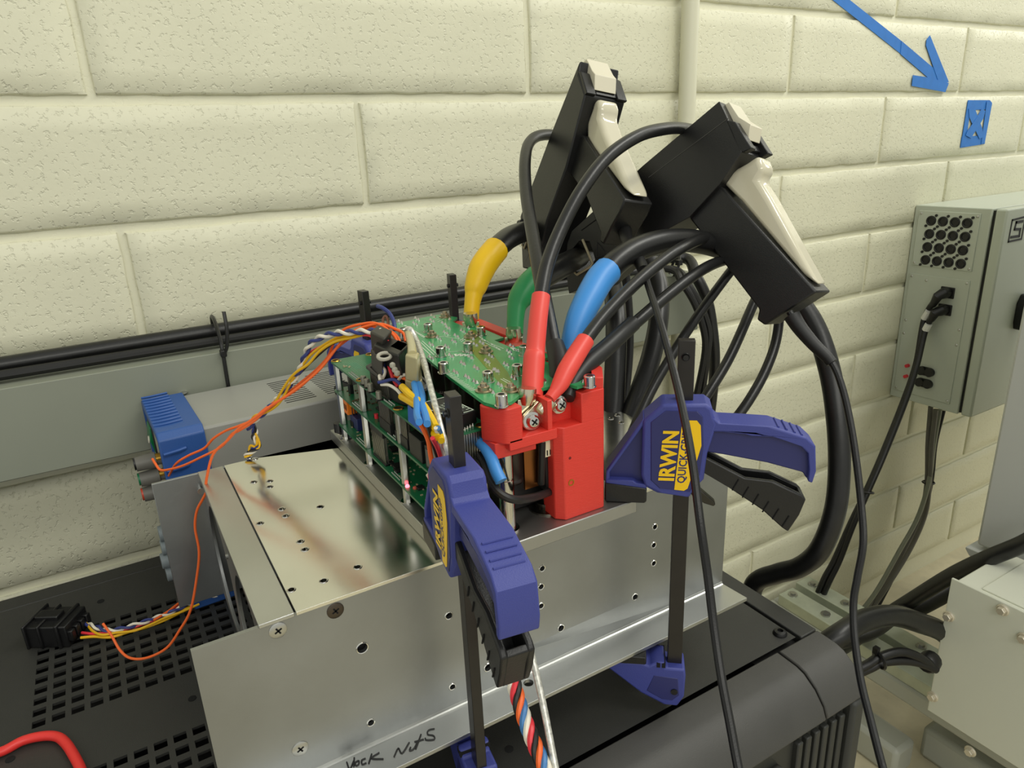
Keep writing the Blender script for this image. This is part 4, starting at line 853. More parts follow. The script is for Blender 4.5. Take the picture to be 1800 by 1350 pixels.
lug(blk1, lb2 + V((-.0012, .0012, 0)), (V((.1714, -.3962, .2011)) - lb2), V((0, -1, 0)), .0052)
# phase cables
ba = V((.1862, -.2600, .2070))
yel = power_cable('thickest black cable in a yellow sleeve at the far corner of the power board', [V((.2081, -.2456, .2446)), V((.2157, -.2425, .2513)), V((.2258, -.2365, .2564)), V((.249, -.2176, .261)), V((.2784, -.1955, .2611)), V((.3143, -.1715, .2569)), V((.3517, -.1648, .2509)), V((.3734, -.1858, .2445)), V((.3788, -.2177, .2333)), V((.3749, -.2412, .2142)), V((.3598, -.2604, .1896)), V((.338, -.2766, .1629)), V((.3068, -.2945, .1338)), V((.2855, -.3043, .1086))], .0081,
                  [V((.1924, -.2561, .2135)), V((.1957, -.2529, .2233)), V((.1984, -.2509, .2294)), V((.2009, -.2493, .234)), V((.2081, -.2456, .2446)), V((.2157, -.2425, .2513)), V((.2258, -.2365, .2564))], [.0054, .0055, .0062, .0078, .0093, .0094, .0094], M_YELS, 'phase cables')
lug(yel, V((.1856, -.2691, .206)), V((0, 0, 1)), V((-.5, -.85, 0)), .0060)
bg = V((.1855, -.3200, .2070))
grn = power_cable('thick black cable in a green sleeve at the middle of the power board edge', [V((.2127, -.2975, .2369)), V((.2231, -.2952, .2426)), V((.2439, -.2821, .2443)), V((.2733, -.2569, .243)), V((.2994, -.2324, .2411)), V((.3288, -.2059, .2367)), V((.3479, -.2026, .2265)), V((.3419, -.2234, .2113)), V((.3199, -.2557, .1899)), V((.3053, -.2729, .1558)), V((.2916, -.2876, .1292)), V((.2802, -.2974, .1028))], .0084,
                  [V((.192, -.316, .2153)), V((.1958, -.3112, .224)), V((.1993, -.3072, .23)), V((.2037, -.3043, .2344)), V((.2126, -.3, .2398)), V((.2231, -.2946, .244))], [.0052, .0054, .0060, .0076, .0088, .0086], M_GRNS, 'phase cables')
lug(grn, V((.1885, -.3206, .206)), V((0, 0, 1)), V((-.5, -.85, 0)), .0058)
blu = power_cable('thick black cable in a light blue sleeve passing behind the front probe handle', [V((.2333, -.3524, .2514)), V((.2448, -.3502, .2582)), (V((.2631, -.3466, .2633))), V((.2895, -.3427, .2651)), V((.3174, -.3393, .2619)), V((.3495, -.333, .2535)), V((.3867, -.3297, .2386)), V((.4123, -.3408, .2167)), V((.4193, -.36, .1934)), V((.4141, -.3804, .1646)), V((.4074, -.3956, .1316)), V((.4013, -.4056, .0972)), V((.3963, -.4088, .0661)), V((.3901, -.4046, .0366)), V((.3867, -.3921, .017)), V((.3829, -.3766, .0044)), V((.3769, -.3611, -.0114)), (.372, -.36, -.04), (.372, -.34, -.12)], .0076,
                  [V((.1894, -.378, .2118)), V((.1934, -.3741, .2183)), V((.1974, -.3713, .2251)), V((.2043, -.3673, .233)), V((.2153, -.3616, .2419)), V((.2281, -.3548, .2501)), V((.2369, -.3511, .2538))], [.0048, .0058, .0064, .0074, .0082, .0085, .0086], M_BLUS, 'phase cables')
lug(blu, V((.1874, -.3795, .206)), V((0, 0, 1)), V((-.5, -.85, 0)), .0056)
# probe leads
l1 = thing('probe_lead', V((.3353, -.4052, .2193)), 'thin black lead hanging from the front probe handle down past the cabinet corner', 'cable', 'probe leads')
P = spline([V((.3414, -.3992, .2216)), V((.3421, -.4066, .2131)), V((.3442, -.4163, .2039)), V((.3471, -.4279, .1942)), V((.3452, -.4376, .182)), V((.3409, -.4481, .1645)), V((.3351, -.4587, .1444)), V((.3281, -.4696, .1217)), V((.3204, -.4782, .1044)), V((.3138, -.4815, .0862)), V((.309, -.4841, .0725)), V((.3016, -.4918, .0576)), V((.2917, -.5043, .0422)), V((.2838, -.517, .0293)), V((.2763, -.5311, .0133)), V((.2734, -.5426, -.0047)), (.37, -.50, -.2), (.37, -.5, -.3)], 8)
obj('lead', MB().tube(P, .0021, 10), M_BLK, l1)
obj('strain_relief', MB().tube(P[2:25:2], [.0052 - .00016 * i for i in range(len(P[2:25:2]))], 12), M_RUB2, l1)
l2 = thing('probe_lead', V((.2717, -.3251, .2685)), 'thin black lead from the rear probe crossing in front of the right clamp', 'cable', 'probe leads')
P = spline([V((.295, -.2954, .2696)), V((.2817, -.3147, .263)), V((.2567, -.3579, .256)), V((.2394, -.3856, .247)), V((.2248, -.4107, .2363)), V((.2103, -.4365, .2206)), V((.199, -.457, .2043)), V((.1899, -.4733, .1869)), V((.1837, -.4853, .1657)), V((.182, -.4927, .1443)), V((.1787, -.5007, .1253)), V((.1731, -.5119, .1072)), V((.1672, -.5235, .0938)), V((.1614, -.5347, .0814)), V((.1578, -.5448, .0692))], 8)
obj('lead', MB().tube(P, .0020, 10), M_BLK, l2)
obj('strain_relief', MB().tube(P[2:20:2], [.0048 - .00016 * i for i in range(len(P[2:20:2]))], 12), M_RUB2, l2)
# ================================================================== bar clamps
def clamp(label, x, y, ang, ztop=.2308, body=True):
    t = thing('bar_clamp', (x, y, 0), label, 'clamp', 'blue one-hand bar clamps', rz=ang, local=True)
    ky = lambda y_: (lambda p: V((p[0], y_, p[1])))
    def ex(nm, poly, a, b, m_, par=t, bev=.0008, holes=(), seg=2): return obj(nm, MB().prism(poly, ky(a), ky(b), holes), m_, par, bevel=bev, seg=seg)
    br = obj('bar', MB().box(-.0041, .0041, -.0026, .0026, .0120, ztop), M_BAR, t, bevel=.0003)
    obj('stop_pin', MB().cyl((-.0005, -.0044, ztop - .0085), (-.0005, .0040, ztop - .0085), .0014, n=10), M_BLK, br)
    obj('pin_ring', MB().torus((-.0005, -.0027, ztop - .0085), (0, 1, 0), .0018, .0004, 14, 5), M_BLK, br)
    hb_ = ex('head', [(-.0114, .1988), (.0101, .1992), (.0132, .1968), (.0143, .1922), (.0160, .1885), (.0119, .1717), (.0108, .1571), (.0056, .1506), (.0040, .1462), (-.0134, .1484), (-.0194, .1515), (-.0216, .1585), (-.0212, .1893)], -.0084, .0084, M_CLAMP, bev=.0016, seg=3)
    ex('side_panel', [(-.0098, .1955), (.0060, .1955), (.0088, .1925), (.0098, .1760), (.0085, .1600), (.0040, .1500), (-.0120, .1515), (-.0165, .1560), (-.0172, .1890)], -.0088, .0088, M_CLAMPD, hb_, .0005)
    ex('jaw_web', [(-.0200, .1895), (-.0390, .1604), (-.0390, .1530), (-.0190, .1518)], -.0035, .0035, M_CLAMPD, hb_, .0004)
    ex('jaw_rim', [(-.0206, .1905), (-.0398, .1606), (-.0402, .1527), (-.0380, .1530), (-.0380, .1592), (-.0205, .1868)], -.0072, .0072, M_CLAMP, hb_, .0008)
    ex('jaw_foot', [(-.0402, .1550), (-.0402, .1520), (-.0185, .1500), (-.0185, .1528), (-.0235, .1534), (-.0255, .1548)], -.0078, .0078, M_CLAMP, hb_, .0006)
    ex('pad', [(-.0406, .1533), (-.0406, .1428), (-.0395, .1421), (-.0195, .1421), (-.0184, .1432), (-.0184, .1508)], -.0086, .0086, M_BLK, t, .0008)
    ex('grip', [(.0118, .1925), (.0170, .1884), (.0428, .1874), (.0511, .1845), (.0594, .1816), (.0638, .1772), (.0650, .1631), (.0640, .1580), (.0618, .1587), (.0601, .1616), (.0424, .1664), (.0199, .1704), (.0105, .1717)], -.0050, .0050, M_CLAMPD, hb_, .0012)
    ex('grip_rim', [(.0125, .1940), (.0143, .1915), (.0170, .1890), (.0300, .1885), (.0428, .1878), (.0511, .1850), (.0594, .1821), (.0641, .1776), (.0656, .1640), (.0644, .1572), (.0622, .1580), (.0622, .1650), (.0610, .1735), (.0570, .1775), (.0500, .1800), (.0430, .1822), (.0330, .1822), (.0300, .1832), (.0190, .1842), (.0120, .1842)], -.0082, .0082, M_CLAMP, hb_, .0022, seg=3)
    for k, (a, b) in enumerate(((.0460, .1869), (.0500, .1857), (.0540, .1842), (.0575, .1829))):
        obj('grip_line', MB().tube([V((a, -.0062, b)), V((a, .0062, b))], .0006, 6), M_CLAMP, hb_)
    lp = [(.0103, .1697), (.0321, .1580), (.0462, .1566), (.0600, .1498), (.0625, .1472), (.0600, .1380), (.0552, .1278), (.0520, .1300), (.0415, .1399), (.0222, .1533), (.0092, .1613)]
    lv = ex('trigger_lever', lp, -.0070, -.0040, M_BLK, t, .0008)
    ex('lever_side', lp, .0040, .0070, M_BLK, lv, .0008)
    ex('lever_web', [(.0092, .1613), (.0222, .1533), (.0415, .1399), (.0552, .1278), (.0625, .1472), (.0600, .1490), (.0542, .1335), (.0430, .1425), (.0230, .1560), (.0100, .1640)], -.0045, .0045, M_BLK, lv, .0006)
    for k in range(6):
        a = .0255 + .0053 * k; b = .1512 - .0040 * k
        obj('lever_notch', MB().tube([V((a, -.0072, b)), V((a + .0028, -.0072, b + .0062))], .0004, 5), M_DARK, lv)
    ex('release_lever', [(.0037, .1482), (.0095, .1484), (.0175, .1412), (.0182, .1396), (.0172, .1385), (.0127, .1398), (.0060, .1440)], -.0022, .0022, mat('lever_steel', (60, 58, 52), .35, .6), t, .0005)
    lj = ex('lower_jaw', [(-.0400, .0362), (-.0195, .0366), (-.0150, .0352), (-.0100, .0385), (-.0060, .0385), (-.0050, .0345), (.0056, .0345), (.0062, .0300), (.0058, .0150), (.0022, .0078), (-.0060, .0080), (-.0190, .0150), (-.0400, .0325)], -.0078, .0078, M_CLAMP, t, .0012, seg=3)
    ex('jaw_recess', [(-.0120, .0290), (.0020, .0280), (.0030, .0160), (-.0010, .0118), (-.0070, .0122), (-.0160, .0175)], -.0080, .0080, M_CLAMPD, lj, .0004)
    ex('lower_pad', [(-.0405, .0413), (-.0165, .0413), (-.0165, .0366), (-.0405, .0360)], -.0084, .0084, M_BLK, t, .0007)
    for a in (-.0095, -.0065): ex('jaw_slot', [(a - .0010, .0350), (a + .0010, .0350), (a + .0010, .0380), (a - .0010, .0380)], -.0081, .0081, M_DARK, lj, 0)
    obj('rivet', MB().cyl((.0000, -.0086, .0185), (.0000, .0086, .0185), .0020, n=12), M_BLK, lj)
    # printed label on both faces
    for sgn, nm in ((-1, 1), (1, 1)):
        yy = .0089 * sgn
        lb_ = obj('yellow_label', MB().prism([(-.0014, .1906), (.0058, .1906), (.0078, .1880), (.0086, .1768), (.0056, .1640), (.0026, .1522), (.0008, .1508), (-.0042, .1512)], ky(yy), ky(yy + sgn * .0002)), M_LABY, hb_)
        fn = lambda p, s0=0, z0=0, yy=yy, sgn=sgn: V((s0 + sgn * p[1] + (p[0] * .13), yy + sgn * .0003, z0 + p[0]))
        a = text_mb('IRWIN', .0108, lambda p: V((-.0072 + sgn * p[1] * 1.0 + p[0] * .06 , yy + sgn * .0003, .1705 + p[0] * .92)), bold=.035)
        tt = obj('lettering', a, M_LABY, hb_); tt['kind'] = 'stuff'
        a = text_mb('QUICK-GRIP', .0058, lambda p: V((.0002 + sgn * p[1] + p[0] * .06, yy + sgn * .0003, .1700 + p[0] * .92)), bold=.02)
        tt = obj('lettering', a, M_CLAMPD, hb_); tt['kind'] = 'stuff'
    return t
def hang(hx, hy): return math.atan2(hy, hx)
c1 = clamp('blue bar clamp at the right front, its handle pointing right', .2250, -.4306, hang(.766, -.643))
c2 = clamp('blue bar clamp at the left front, its handle pointing towards the viewer', .0935, -.4318, hang(-.148, -.989))
c3 = clamp('bar clamp behind the control boards, only its bar and blue head showing', .1350, -.2040, hang(-.10, .995), .2340)
c4 = clamp('bar clamp behind the yellow sleeve, only its thin bar and blue head showing', .2045, -.2040, hang(.16, .987), .2370)
# ================================================================== wires
def wire(name, pts, r, m_, par=None, n=8): return obj(name, MB().tube(spline(pts, 6), r, n), m_, par)
def twist(par, path, strands, pitch, rad, r, names=None, ph=0):
    P = spline(path, 14); out = [[] for _ in strands]; L = 0
    a = (P[1] - P[0]).orthogonal().normalized()
    for i, p in enumerate(P):
        t_ = (P[min(i+1, len(P)-1)] - P[max(i-1, 0)]).normalized(); a = (a - t_ * a.dot(t_)).normalized(); b = t_.cross(a)
        if i: L += (p - P[i-1]).length
        for k in range(len(strands)):
            th = 2 * math.pi * (L / pitch + k / len(strands)) + ph
            out[k].append(p + a * (rad * math.cos(th)) + b * (rad * math.sin(th)))
    for k, m_ in enumerate(strands): obj('wire', MB().tube(out[k], r, 7), m_, par)
hn = thing('wire_harness', V((.088, -.2413, .198)), 'bundle of orange, yellow, red and blue-white wires arching to the black plug', 'wire harness')
H = lambda l, w0, w1: [gd(u, v, w0 + (w1 - w0) * i / (len(l) - 1)) for i, (u, v) in enumerate(l)]
RW = .00085
wire('orange_wire', [V((.1152, -.3151, .2202)), V((.1166, -.3092, .2248)), V((.1143, -.3012, .2293)), V((.1108, -.2935, .2314)), V((.1063, -.2863, .2304)), V((.0976, -.2777, .2271)), V((.0921, -.2723, .2202)), V((.0904, -.2687, .2144)), V((.0882, -.265, .2081)), V((.0817, -.2595, .2)), V((.0743, -.2531, .1927)), V((.0664, -.2466, .1854)), V((.0578, -.2395, .1783)), V((.0507, -.2331, .1718)), V((.0445, -.2272, .1651)), V((.0363, -.2195, .1602)), V((.0291, -.212, .1562)), V((.0213, -.205, .1501)), V((.0152, -.1994, .1427)), V((.0052, -.1911, .1368)), V((-.0027, -.1842, .1304)), V((-.009, -.1795, .1204))][:-1] + [V((-.0082, -.166, .1156))], .00085, M_ORG, hn)
wire('orange_wire', [V((.1159, -.3158, .2196)), V((.1183, -.3101, .224)), V((.1165, -.3024, .2274)), V((.1115, -.2936, .2289)), V((.1051, -.2855, .2267)), V((.0983, -.2785, .2208)), V((.0925, -.2723, .2148)), V((.0862, -.2665, .2067)), V((.0785, -.2605, .1971)), V((.0707, -.2539, .1888)), V((.062, -.2464, .1817)), V((.0527, -.2387, .1742)), V((.0443, -.2319, .1655)), V((.0355, -.2242, .1587)), V((.0318, -.2181, .1552)), V((.0245, -.2122, .146)), V((.0118, -.2027, .1381)), V((.0011, -.1937, .1317)), V((-.0072, -.1852, .1278)), V((-.0128, -.1774, .1258)), V((-.0149, -.1699, .1283)), V((-.0159, -.1634, .1296))], .00085, M_ORG, hn)
wire('orange_wire', [V((.1209, -.3137, .2229)), V((.1216, -.3096, .2267)), V((.1187, -.3041, .2288)), V((.1138, -.2975, .231)), V((.1082, -.2916, .2301)), V((.1002, -.2853, .2267)), V((.0925, -.2808, .2195)), V((.0811, -.2764, .2061)), V((.0711, -.2712, .1971)), V((.0609, -.2654, .1893)), V((.0508, -.2593, .1825)), V((.0397, -.2532, .1742)), V((.0324, -.2482, .1687)), V((.0256, -.2441, .1614)), V((.0166, -.2393, .1528)), V((.0107, -.2383, .1389)), V((.0087, -.2375, .1305)), V((.0097, -.2357, .129)), V((.0063, -.2332, .1225)), V((.0014, -.2308, .114)), V((-.0016, -.2305, .1025)), V((-.0023, -.2333, .0869)), V((-.0066, -.2342, .0703)), V((-.0144, -.2354, .0484)), V((-.0235, -.2327, .0342)), V((-.0329, -.229, .0223)), V((-.0452, -.2217, .0151)), V((-.0549, -.2138, .0136)), V((-.0602, -.2063, .0173)), V((-.0634, -.1983, .0253)), V((-.067, -.1908, .0317))], .00085, M_ORG, hn)
wire('red_wire', [V((.1056, -.3103, .2246)), V((.1041, -.3019, .2268)), V((.1001, -.2934, .2257)), V((.0939, -.2843, .2228)), V((.0873, -.2752, .2192)), V((.0812, -.2667, .2149)), V((.0774, -.2596, .2103)), V((.0749, -.2538, .2043)), V((.0712, -.2485, .1955)), V((.0657, -.2429, .1845)), V((.0597, -.2355, .1775)), V((.0529, -.228, .1697)), V((.0476, -.2209, .1628))], RW, M_RED, hn)
wire('yellow_wire', [V((.1121, -.3138, .2285)), V((.1083, -.3055, .2298)), V((.1025, -.2972, .2281)), V((.0955, -.2887, .2255)), V((.0908, -.2812, .2233)), V((.0848, -.274, .2187)), V((.0784, -.2671, .2126)), V((.0745, -.2617, .2063)), V((.0708, -.2565, .1999)), V((.0656, -.2515, .1907)), V((.0615, -.247, .182)), V((.0573, -.2415, .1756)), V((.0513, -.2344, .1705)), V((.047, -.2274, .1678)), V((.0453, -.2223, .1641)), V((.0475, -.2194, .1603))], RW, M_YEL, hn)
wire('yellow_wire', [V((.112, -.3124, .2289)), V((.1073, -.3032, .2288)), V((.0985, -.2931, .2252)), V((.0894, -.2828, .2218)), V((.0816, -.2743, .2154)), V((.0754, -.2677, .2069)), V((.069, -.2599, .2008)), V((.0644, -.2536, .1938)), V((.0608, -.248, .1863)), V((.0571, -.2424, .1786)), V((.0532, -.2358, .1732)), V((.0485, -.2289, .1675)), V((.0463, -.2226, .164)), V((.0462, -.2179, .1593))], RW, M_YEL, hn)
wire('black_wire', [V((.1134, -.3066, .2268)), V((.1082, -.2951, .226)), V((.0992, -.2825, .2222)), V((.0906, -.2705, .2172)), V((.081, -.2602, .2069)), V((.0737, -.2509, .1971)), V((.0676, -.2419, .1884)), V((.061, -.2332, .1781)), V((.0541, -.2244, .1675)), V((.0477, -.2147, .1603))], .0006, M_BLW, hn)
twist(hn, [V((.1079, -.3094, .2303)), V((.1029, -.3014, .2295)), V((.0957, -.2922, .2282)), V((.0892, -.2835, .2269)), V((.0836, -.2758, .2242)), V((.0788, -.2692, .2201)), V((.0762, -.2645, .2142)), V((.0743, -.2605, .2075)), V((.072, -.2564, .2004)), V((.0673, -.2513, .1925)), V((.0626, -.2459, .1853)), V((.0592, -.2405, .1799)), V((.0534, -.2346, .1724)), V((.0484, -.2285, .1666)), V((.0449, -.2228, .162)), V((.0427, -.2183, .1562))], [M_WHT, M_BLU], .0155, .0011, .00105)
twist(hn, [V((.0456, -.2135, .1572)), V((.0465, -.2147, .1524)), V((.0454, -.2154, .1488)), V((.0465, -.2172, .1458)), V((.0466, -.2183, .1433)), V((.0439, -.2166, .1405)), V((.0406, -.2146, .1377)), V((.0382, -.2135, .1354))], [M_YEL, M_WHT, M_BLW, M_BLU], .014, .0013, .0008)
wire('yellow_wire', [V((.0462, -.2158, .152)), V((.0475, -.2192, .1454)), V((.0458, -.2195, .1419)), V((.0423, -.2157, .1435)), V((.0408, -.2151, .1399)), V((.042, -.2155, .1389))], .0008, M_YEL, hn)
wire('blue_wire', [V((.1262, -.2839, .2228)), V((.1276, -.2794, .2271)), V((.1276, -.2729, .2313)), V((.1256, -.2671, .2338)), V((.125, -.2606, .2339))], .0013, M_BLU, hn)
wire('brown_wire', [V((.1234, -.2797, .2232)), V((.1257, -.2747, .2269)), V((.1254, -.2723, .2294)), V((.1235, -.272, .2274)), (V((.1222, -.2752, .2236)))], .0009, M_BRN, hn)
# short wires hanging from the plug towards the sleeves
sw = thing('wire_bundle', V((.1114, -.3051, .2091)), 'white, red and blue wires with a clear grommet ending in blue and yellow sleeves', 'wire bundle')
wire('white_wire', [V((.1084, -.3175, .226)), V((.1044, -.3211, .2235)), V((.1037, -.3245, .2199)), V((.1006, -.3265, .2164)), (V((.1011, -.3304, .2134))), V((.0987, -.3326, .2105)), V((.0967, -.3332, .2123)), V((.0962, -.3349, .2103))], RW, M_WHT, sw)
wire('red_wire', [V((.1089, -.3178, .2259)), V((.1075, -.3242, .223)), V((.1046, -.3264, .2195)), V((.1035, -.3309, .2156)), V((.1031, -.3343, .2126)), V((.1025, -.3386, .21)), V((.1028, -.3435, .2074))], .0010, M_RED, sw)
wire('blue_wire', [V((.1031, -.3232, .2223)), V((.1029, -.3261, .2178)), V((.1009, -.3287, .2143)), V((.1, -.3318, .2113))], RW, M_BLU, sw)
wire('black_wire', [V((.1034, -.327, .2192)), V((.1031, -.3314, .2138)), V((.1033, -.3351, .2109)), V((.1049, -.3389, .2096))], RW, M_BLW, sw)
wire('blue_wire', [V((.0945, -.3366, .2098)), V((.0961, -.3385, .2103)), V((.1007, -.3419, .2116)), V((.1023, -.3456, .2106)), V((.1028, -.3503, .2087))], .0009, M_BLU, sw)
wire('white_wire', [V((.0959, -.3367, .2083)), V((.0985, -.3417, .2088)), V((.1005, -.347, .2073)), V((.101, -.3531, .2051))], RW, M_WHT, sw)
wire('white_wire', [V((.1046, -.3399, .2099)), V((.1064, -.3443, .2136)), V((.1073, -.3498, .2136)), V((.1082, -.3558, .2119))], .0009, M_WHT, sw)
wire('orange_wire', [V((.1039, -.3363, .2117)), V((.106, -.3414, .2113)), V((.107, -.3468, .2113)), V((.1074, -.3535, .2104))], .0009, M_ORG, sw)
obj('grommet', MB().torus(V((.0985, -.3393, .2243)), (-.1, -.25, 1), .0034, .0010, 20, 8), mat('clear_nylon', (196, 192, 178), .25, trans=.3), sw)
for u, v in ((690, 642), (694, 650), (698, 656)): obj('tie_bead', MB().lathe(gd(u, v, .366), (0, 0, 1), [(.0005, -.0016), (.0014, -.001), (.0016, 0), (.0014, .001), (.0005, .0016)], 10), mat('clear_nylon', (222, 218, 205), .25), sw)
yl = [(707, 680), (722, 695), (742, 710), (755, 730), (766, 752)], [(706, 697), (722, 706), (742, 719), (752, 735), (768, 770)], [(732, 705), (745, 722), (760, 735), (770, 752), (776, 775)]
for l, r in zip(yl, (.0019, .0019, .0016)): wire('yellow_sleeve', H(l, .360, .316), r, M_YELS, sw, 10)
bl_ = [(728, 674), (732, 695), (733, 712), (733, 730), (737, 742)], [(736, 675), (742, 695), (743, 712), (748, 730), (751, 745)]
for l in bl_: wire('blue_sleeve', H(l, .359, .312), .0017, M_BLUS, sw, 10)
wire('orange_wire', [V((.0876, -.4074, .2116)), V((.0903, -.4051, .2066)), V((.0928, -.4034, .1998)), V((.094, -.4016, .1916)), V((.0955, -.4012, .1799))], .0012, M_ORG, sw)
wire('black_wire', [V((.0905, -.4094, .2107)), V((.0931, -.406, .2034)), V((.0958, -.4033, .1946)), V((.0988, -.4018, .183))], .0010, M_BLW, sw)
wire('white_wire', [V((.0934, -.4118, .2089)), V((.0972, -.4065, .1983)), V((.1009, -.4018, .1863))], .0010, M_WHT, sw)
wire('light_blue_wire', [V((.0943, -.4123, .2088)), V((.0983, -.406, .2012)), V((.101, -.4007, .1894))], .0012, M_LBL, sw)
wire('red_wire', [V((.0912, -.4122, .2046)), V((.0958, -.4067, .1959)), V((.0997, -.4019, .1843))], .0011, M_RED, sw)
# usb plug and braided cable
uc = thing('usb_cable', V((.1174, -.3259, .196)), 'clear moulded plug with silver braided cable standing on the top control board', 'cable')
pb_ = [gz(u, v, ZS) for u, v in ((711, 683), (737, 691), (745, 681), (719, 674))]
pt_ = [gz(u, v, .231) for u, v in ((712, 624), (733, 630), (737, 619), (717, 614))]
obj('plug_body', MB().hexa(pb_, [a * .72 + b * .28 for a, b in zip(pb_, pt_)]), M_CLR, uc, bevel=.001)
mid = [a * .72 + b * .28 for a, b in zip(pb_, pt_)]
ctr = sum(pt_, V()) / 4
obj('plug_shoulder', MB().hexa(mid, pt_), M_CLR, uc, bevel=.001)
top = V((.1176, -.3308, .2304))
obj('plug_neck', MB().tube([ctr - V((0, 0, .001)), ctr * .6 + top * .4, V((.1179, -.327, .2312)), V((.1178, -.3261, .2333))], [.0027, .0023, .0021, .0020], 12), M_CLR, uc)
UW = [V((.1177, -.3262, .233)), V((.1185, -.3291, .2328)), V((.1189, -.335, .2279)), V((.1136, -.354, .2243)), V((.1092, -.3688, .2206)), V((.105, -.3832, .215)), V((.1015, -.3956, .2093)), V((.0991, -.4056, .2018)), V((.0997, -.4099, .1917)), V((.1029, -.4112, .1806)), V((.1064, -.4241, .1592)), V((.1091, -.4385, .1386)), V((.1106, -.4492, .1261)), V((.1102, -.4552, .1194)), V((.1093, -.4623, .1094)), V((.1068, -.4725, .0982)), V((.1038, -.4827, .0865)), V((.1002, -.494, .0741))]
obj('braid', MB().tube(spline(UW, 8), [.0018 if i < 30 else .0016 for i in range(len(spline(UW, 8)))], 12), M_BRAID, uc)
# twisted bundle hanging past the left clamp
tb_ = thing('twisted_wires', V((.0964, -.4719, .1031)), 'twisted red, white, blue, orange and black wires hanging below the left clamp', 'wire bundle')
twist(tb_, [V((.0976, -.3932, .1785)), V((.0991, -.4065, .1623)), V((.1007, -.4266, .1382)), V((.1017, -.4419, .1191)), V((.1012, -.4551, .1034)), V((.0996, -.4655, .0933)), V((.0984, -.4763, .0856)), V((.098, -.4873, .0785)), V((.0982, -.4981, .07))], [M_RED, M_WHT, M_LBL, M_ORG, M_BLW], .021, .0021, .0014)
# wires beside the round post
bw = thing('loop_wire', V((.1363, -.4016, .1547)), 'light blue and black wires looping in front of the round metal post', 'wire')
wire('blue_sleeve', [V((.1233, -.3906, .1886)), V((.1227, -.4001, .1885)), V((.122, -.408, .1858)), (V((.1208, -.4152, .1812))), V((.1211, -.4193, .1774))], .0030, M_BLUS, bw, 12)
wire('black_wire', [V((.1223, -.392, .1835)), V((.1207, -.4029, .1813)), V((.1188, -.4126, .1756)), V((.1201, -.4198, .1714)), V((.1262, -.4224, .1676)), V((.1394, -.4163, .1619)), V((.1536, -.4082, .1569)), V((.168, -.3989, .152))], .0021, M_BLW, bw, 10)
wire('black_wire', [V((.1539, -.3862, .1419)), V((.1558, -.3945, .1391)), V((.1634, -.3957, .1348)), V((.1738, -.3924, .1306))], .0012, M_BLW, bw)
# ================================================================== connector lying on the lid at the left
cn = thing('wire_connector', (-.10, -.13, 0), 'black multi-pin wire connector lying on the perforated lid at the left', 'connector')
a0, a1 = V((-.1119, -.13, .009)), V((-.0845, -.1467, .009)); ex_ = (a1 - a0).normalized(); ey_ = V((-ex_.y, ex_.x, 0)); Lc = (a1 - a0).length
def cbox(nm, s0, s1, t0, t1, z0, z1, par=cn, m_=M_BLK, bev=.0008):
    q_ = [a0 + ex_ * (s * Lc) + ey_ * t for s, t in ((s0, t0), (s1, t0), (s1, t1), (s0, t1))]
    return obj(nm, MB().hexa([V((p.x, p.y, z0)) for p in q_], [V((p.x, p.y, z1)) for p in q_]), m_, par, bevel=bev)
cbox('shell', 0, .93, -.0125, .0125, .0004, .0175)
cbox('flange', -.01, .05, -.0145, .0145, .0004, .0195)
cbox('rib', .30, .36, -.0140, .0140, .0002, .0190)
cbox('latch', .10, .62, -.0045, .0045, .0165, .0205)
cbox('collar', .70, .78, -.0142, .0142, .0002, .0192)
for k in range(4): cbox('wire_port', .9, 1.03, -.0115 + .006 * k, -.0070 + .006 * k, .0045, .0130)
lh_ = thing('lower_harness', V((-.053, -.1554, .006)), 'blue, white, red and yellow wires running from the connector under the aluminium box', 'wire harness')
Z_ = lambda l, z: [gz(u, v, z) for u, v in l]
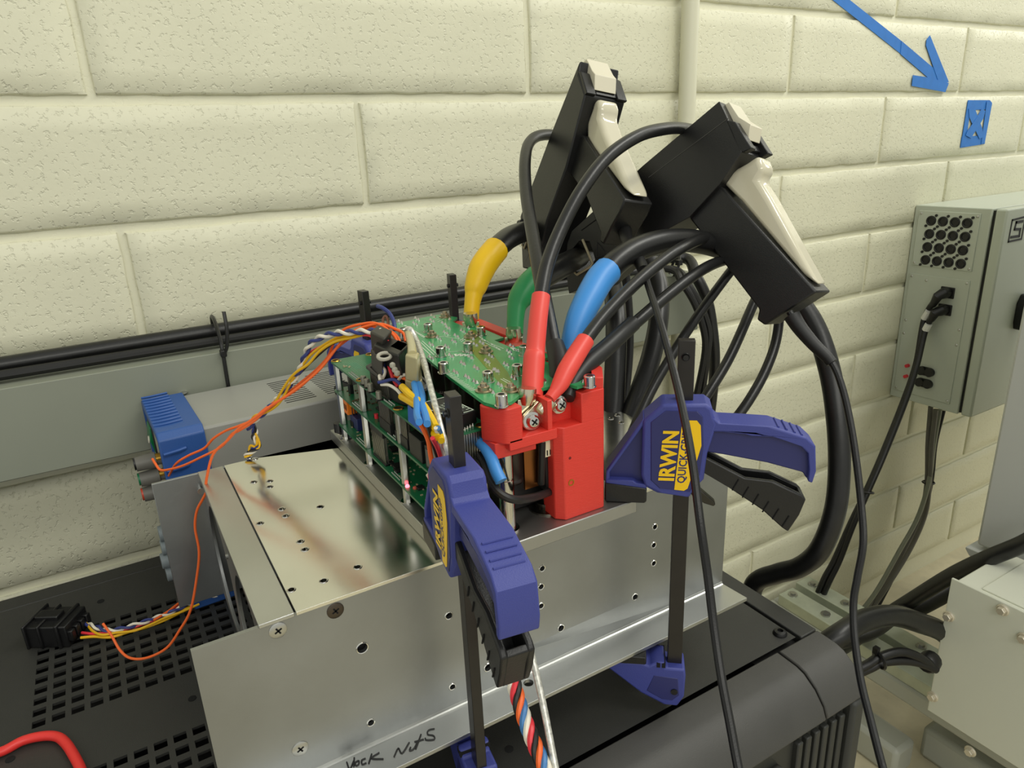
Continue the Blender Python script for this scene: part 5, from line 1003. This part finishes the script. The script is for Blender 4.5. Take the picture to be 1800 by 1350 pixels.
twist(lh_, [V((-.0838, -.1394, .007)), V((-.0766, -.1497, .007)), V((-.0678, -.1609, .007)), V((-.0588, -.1646, .007)), V((-.0477, -.1651, .007)), V((-.0363, -.1649, .007)), V((-.0266, -.1642, .007)), V((-.0143, -.1601, .007)), V((-.004, -.1593, .007)), V((.0083, -.1598, .007))], [M_WHT, M_BLU], .017, .0011, .00098)
wire('red_wire', [V((-.0846, -.1505, .0055)), V((-.0771, -.1569, .0055)), V((-.0646, -.163, .0055)), V((-.0536, -.165, .0055)), V((-.0423, -.1648, .0055)), V((-.0307, -.1631, .0055)), V((-.0201, -.1562, .0055)), V((-.0116, -.1526, .0055)), V((-.0014, -.1534, .0055))], .0010, M_RED, lh_)
wire('yellow_wire', [V((-.0855, -.155, .0045)), V((-.0773, -.159, .0045)), V((-.0667, -.1668, .0045)), V((-.0558, -.1674, .0045)), V((-.0447, -.1687, .0045)), V((-.0332, -.1678, .0045)), V((-.0232, -.1649, .0045)), V((-.0127, -.1604, .0045)), V((-.0025, -.1596, .0045))], .0010, M_YEL, lh_)
wire('yellow_wire', [V((-.0839, -.1307, .0065)), V((-.0814, -.1411, .0065)), V((-.0776, -.1544, .0065)), V((-.0716, -.1636, .0065)), V((-.0627, -.1666, .0065)), V((-.052, -.1715, .0065)), V((-.0418, -.1706, .0065)), V((-.0309, -.1677, .0065)), V((-.0199, -.167, .0065)), V((-.0068, -.1642, .0065))], .0009, M_YEL, lh_)
wire('orange_wire', [V((-.0383, -.1683, .008)), V((-.0283, -.1631, .008)), V((-.0197, -.1564, .008)), V((-.0122, -.1546, .008)), V((-.0047, -.1562, .008))], .0009, M_ORG, lh_)
rw = thing('red_cable', V((-.1101, -.2525, .004)), 'thick red cable lying on the lid in the lower left corner', 'cable')
wire('jacket', [V((-.1442, -.2419, .0034)), V((-.1274, -.2465, .0034)), V((-.1163, -.2438, .0034)), V((-.1061, -.2463, .0034)), V((-.0987, -.2517, .0034)), V((-.0942, -.2601, .0034)), V((-.0904, -.2719, .0034)), V((-.0865, -.287, .0034)), V((-.0831, -.3059, .0034))], .0028, mat('red_cable_jacket', (226, 52, 48), .38), rw, 12)
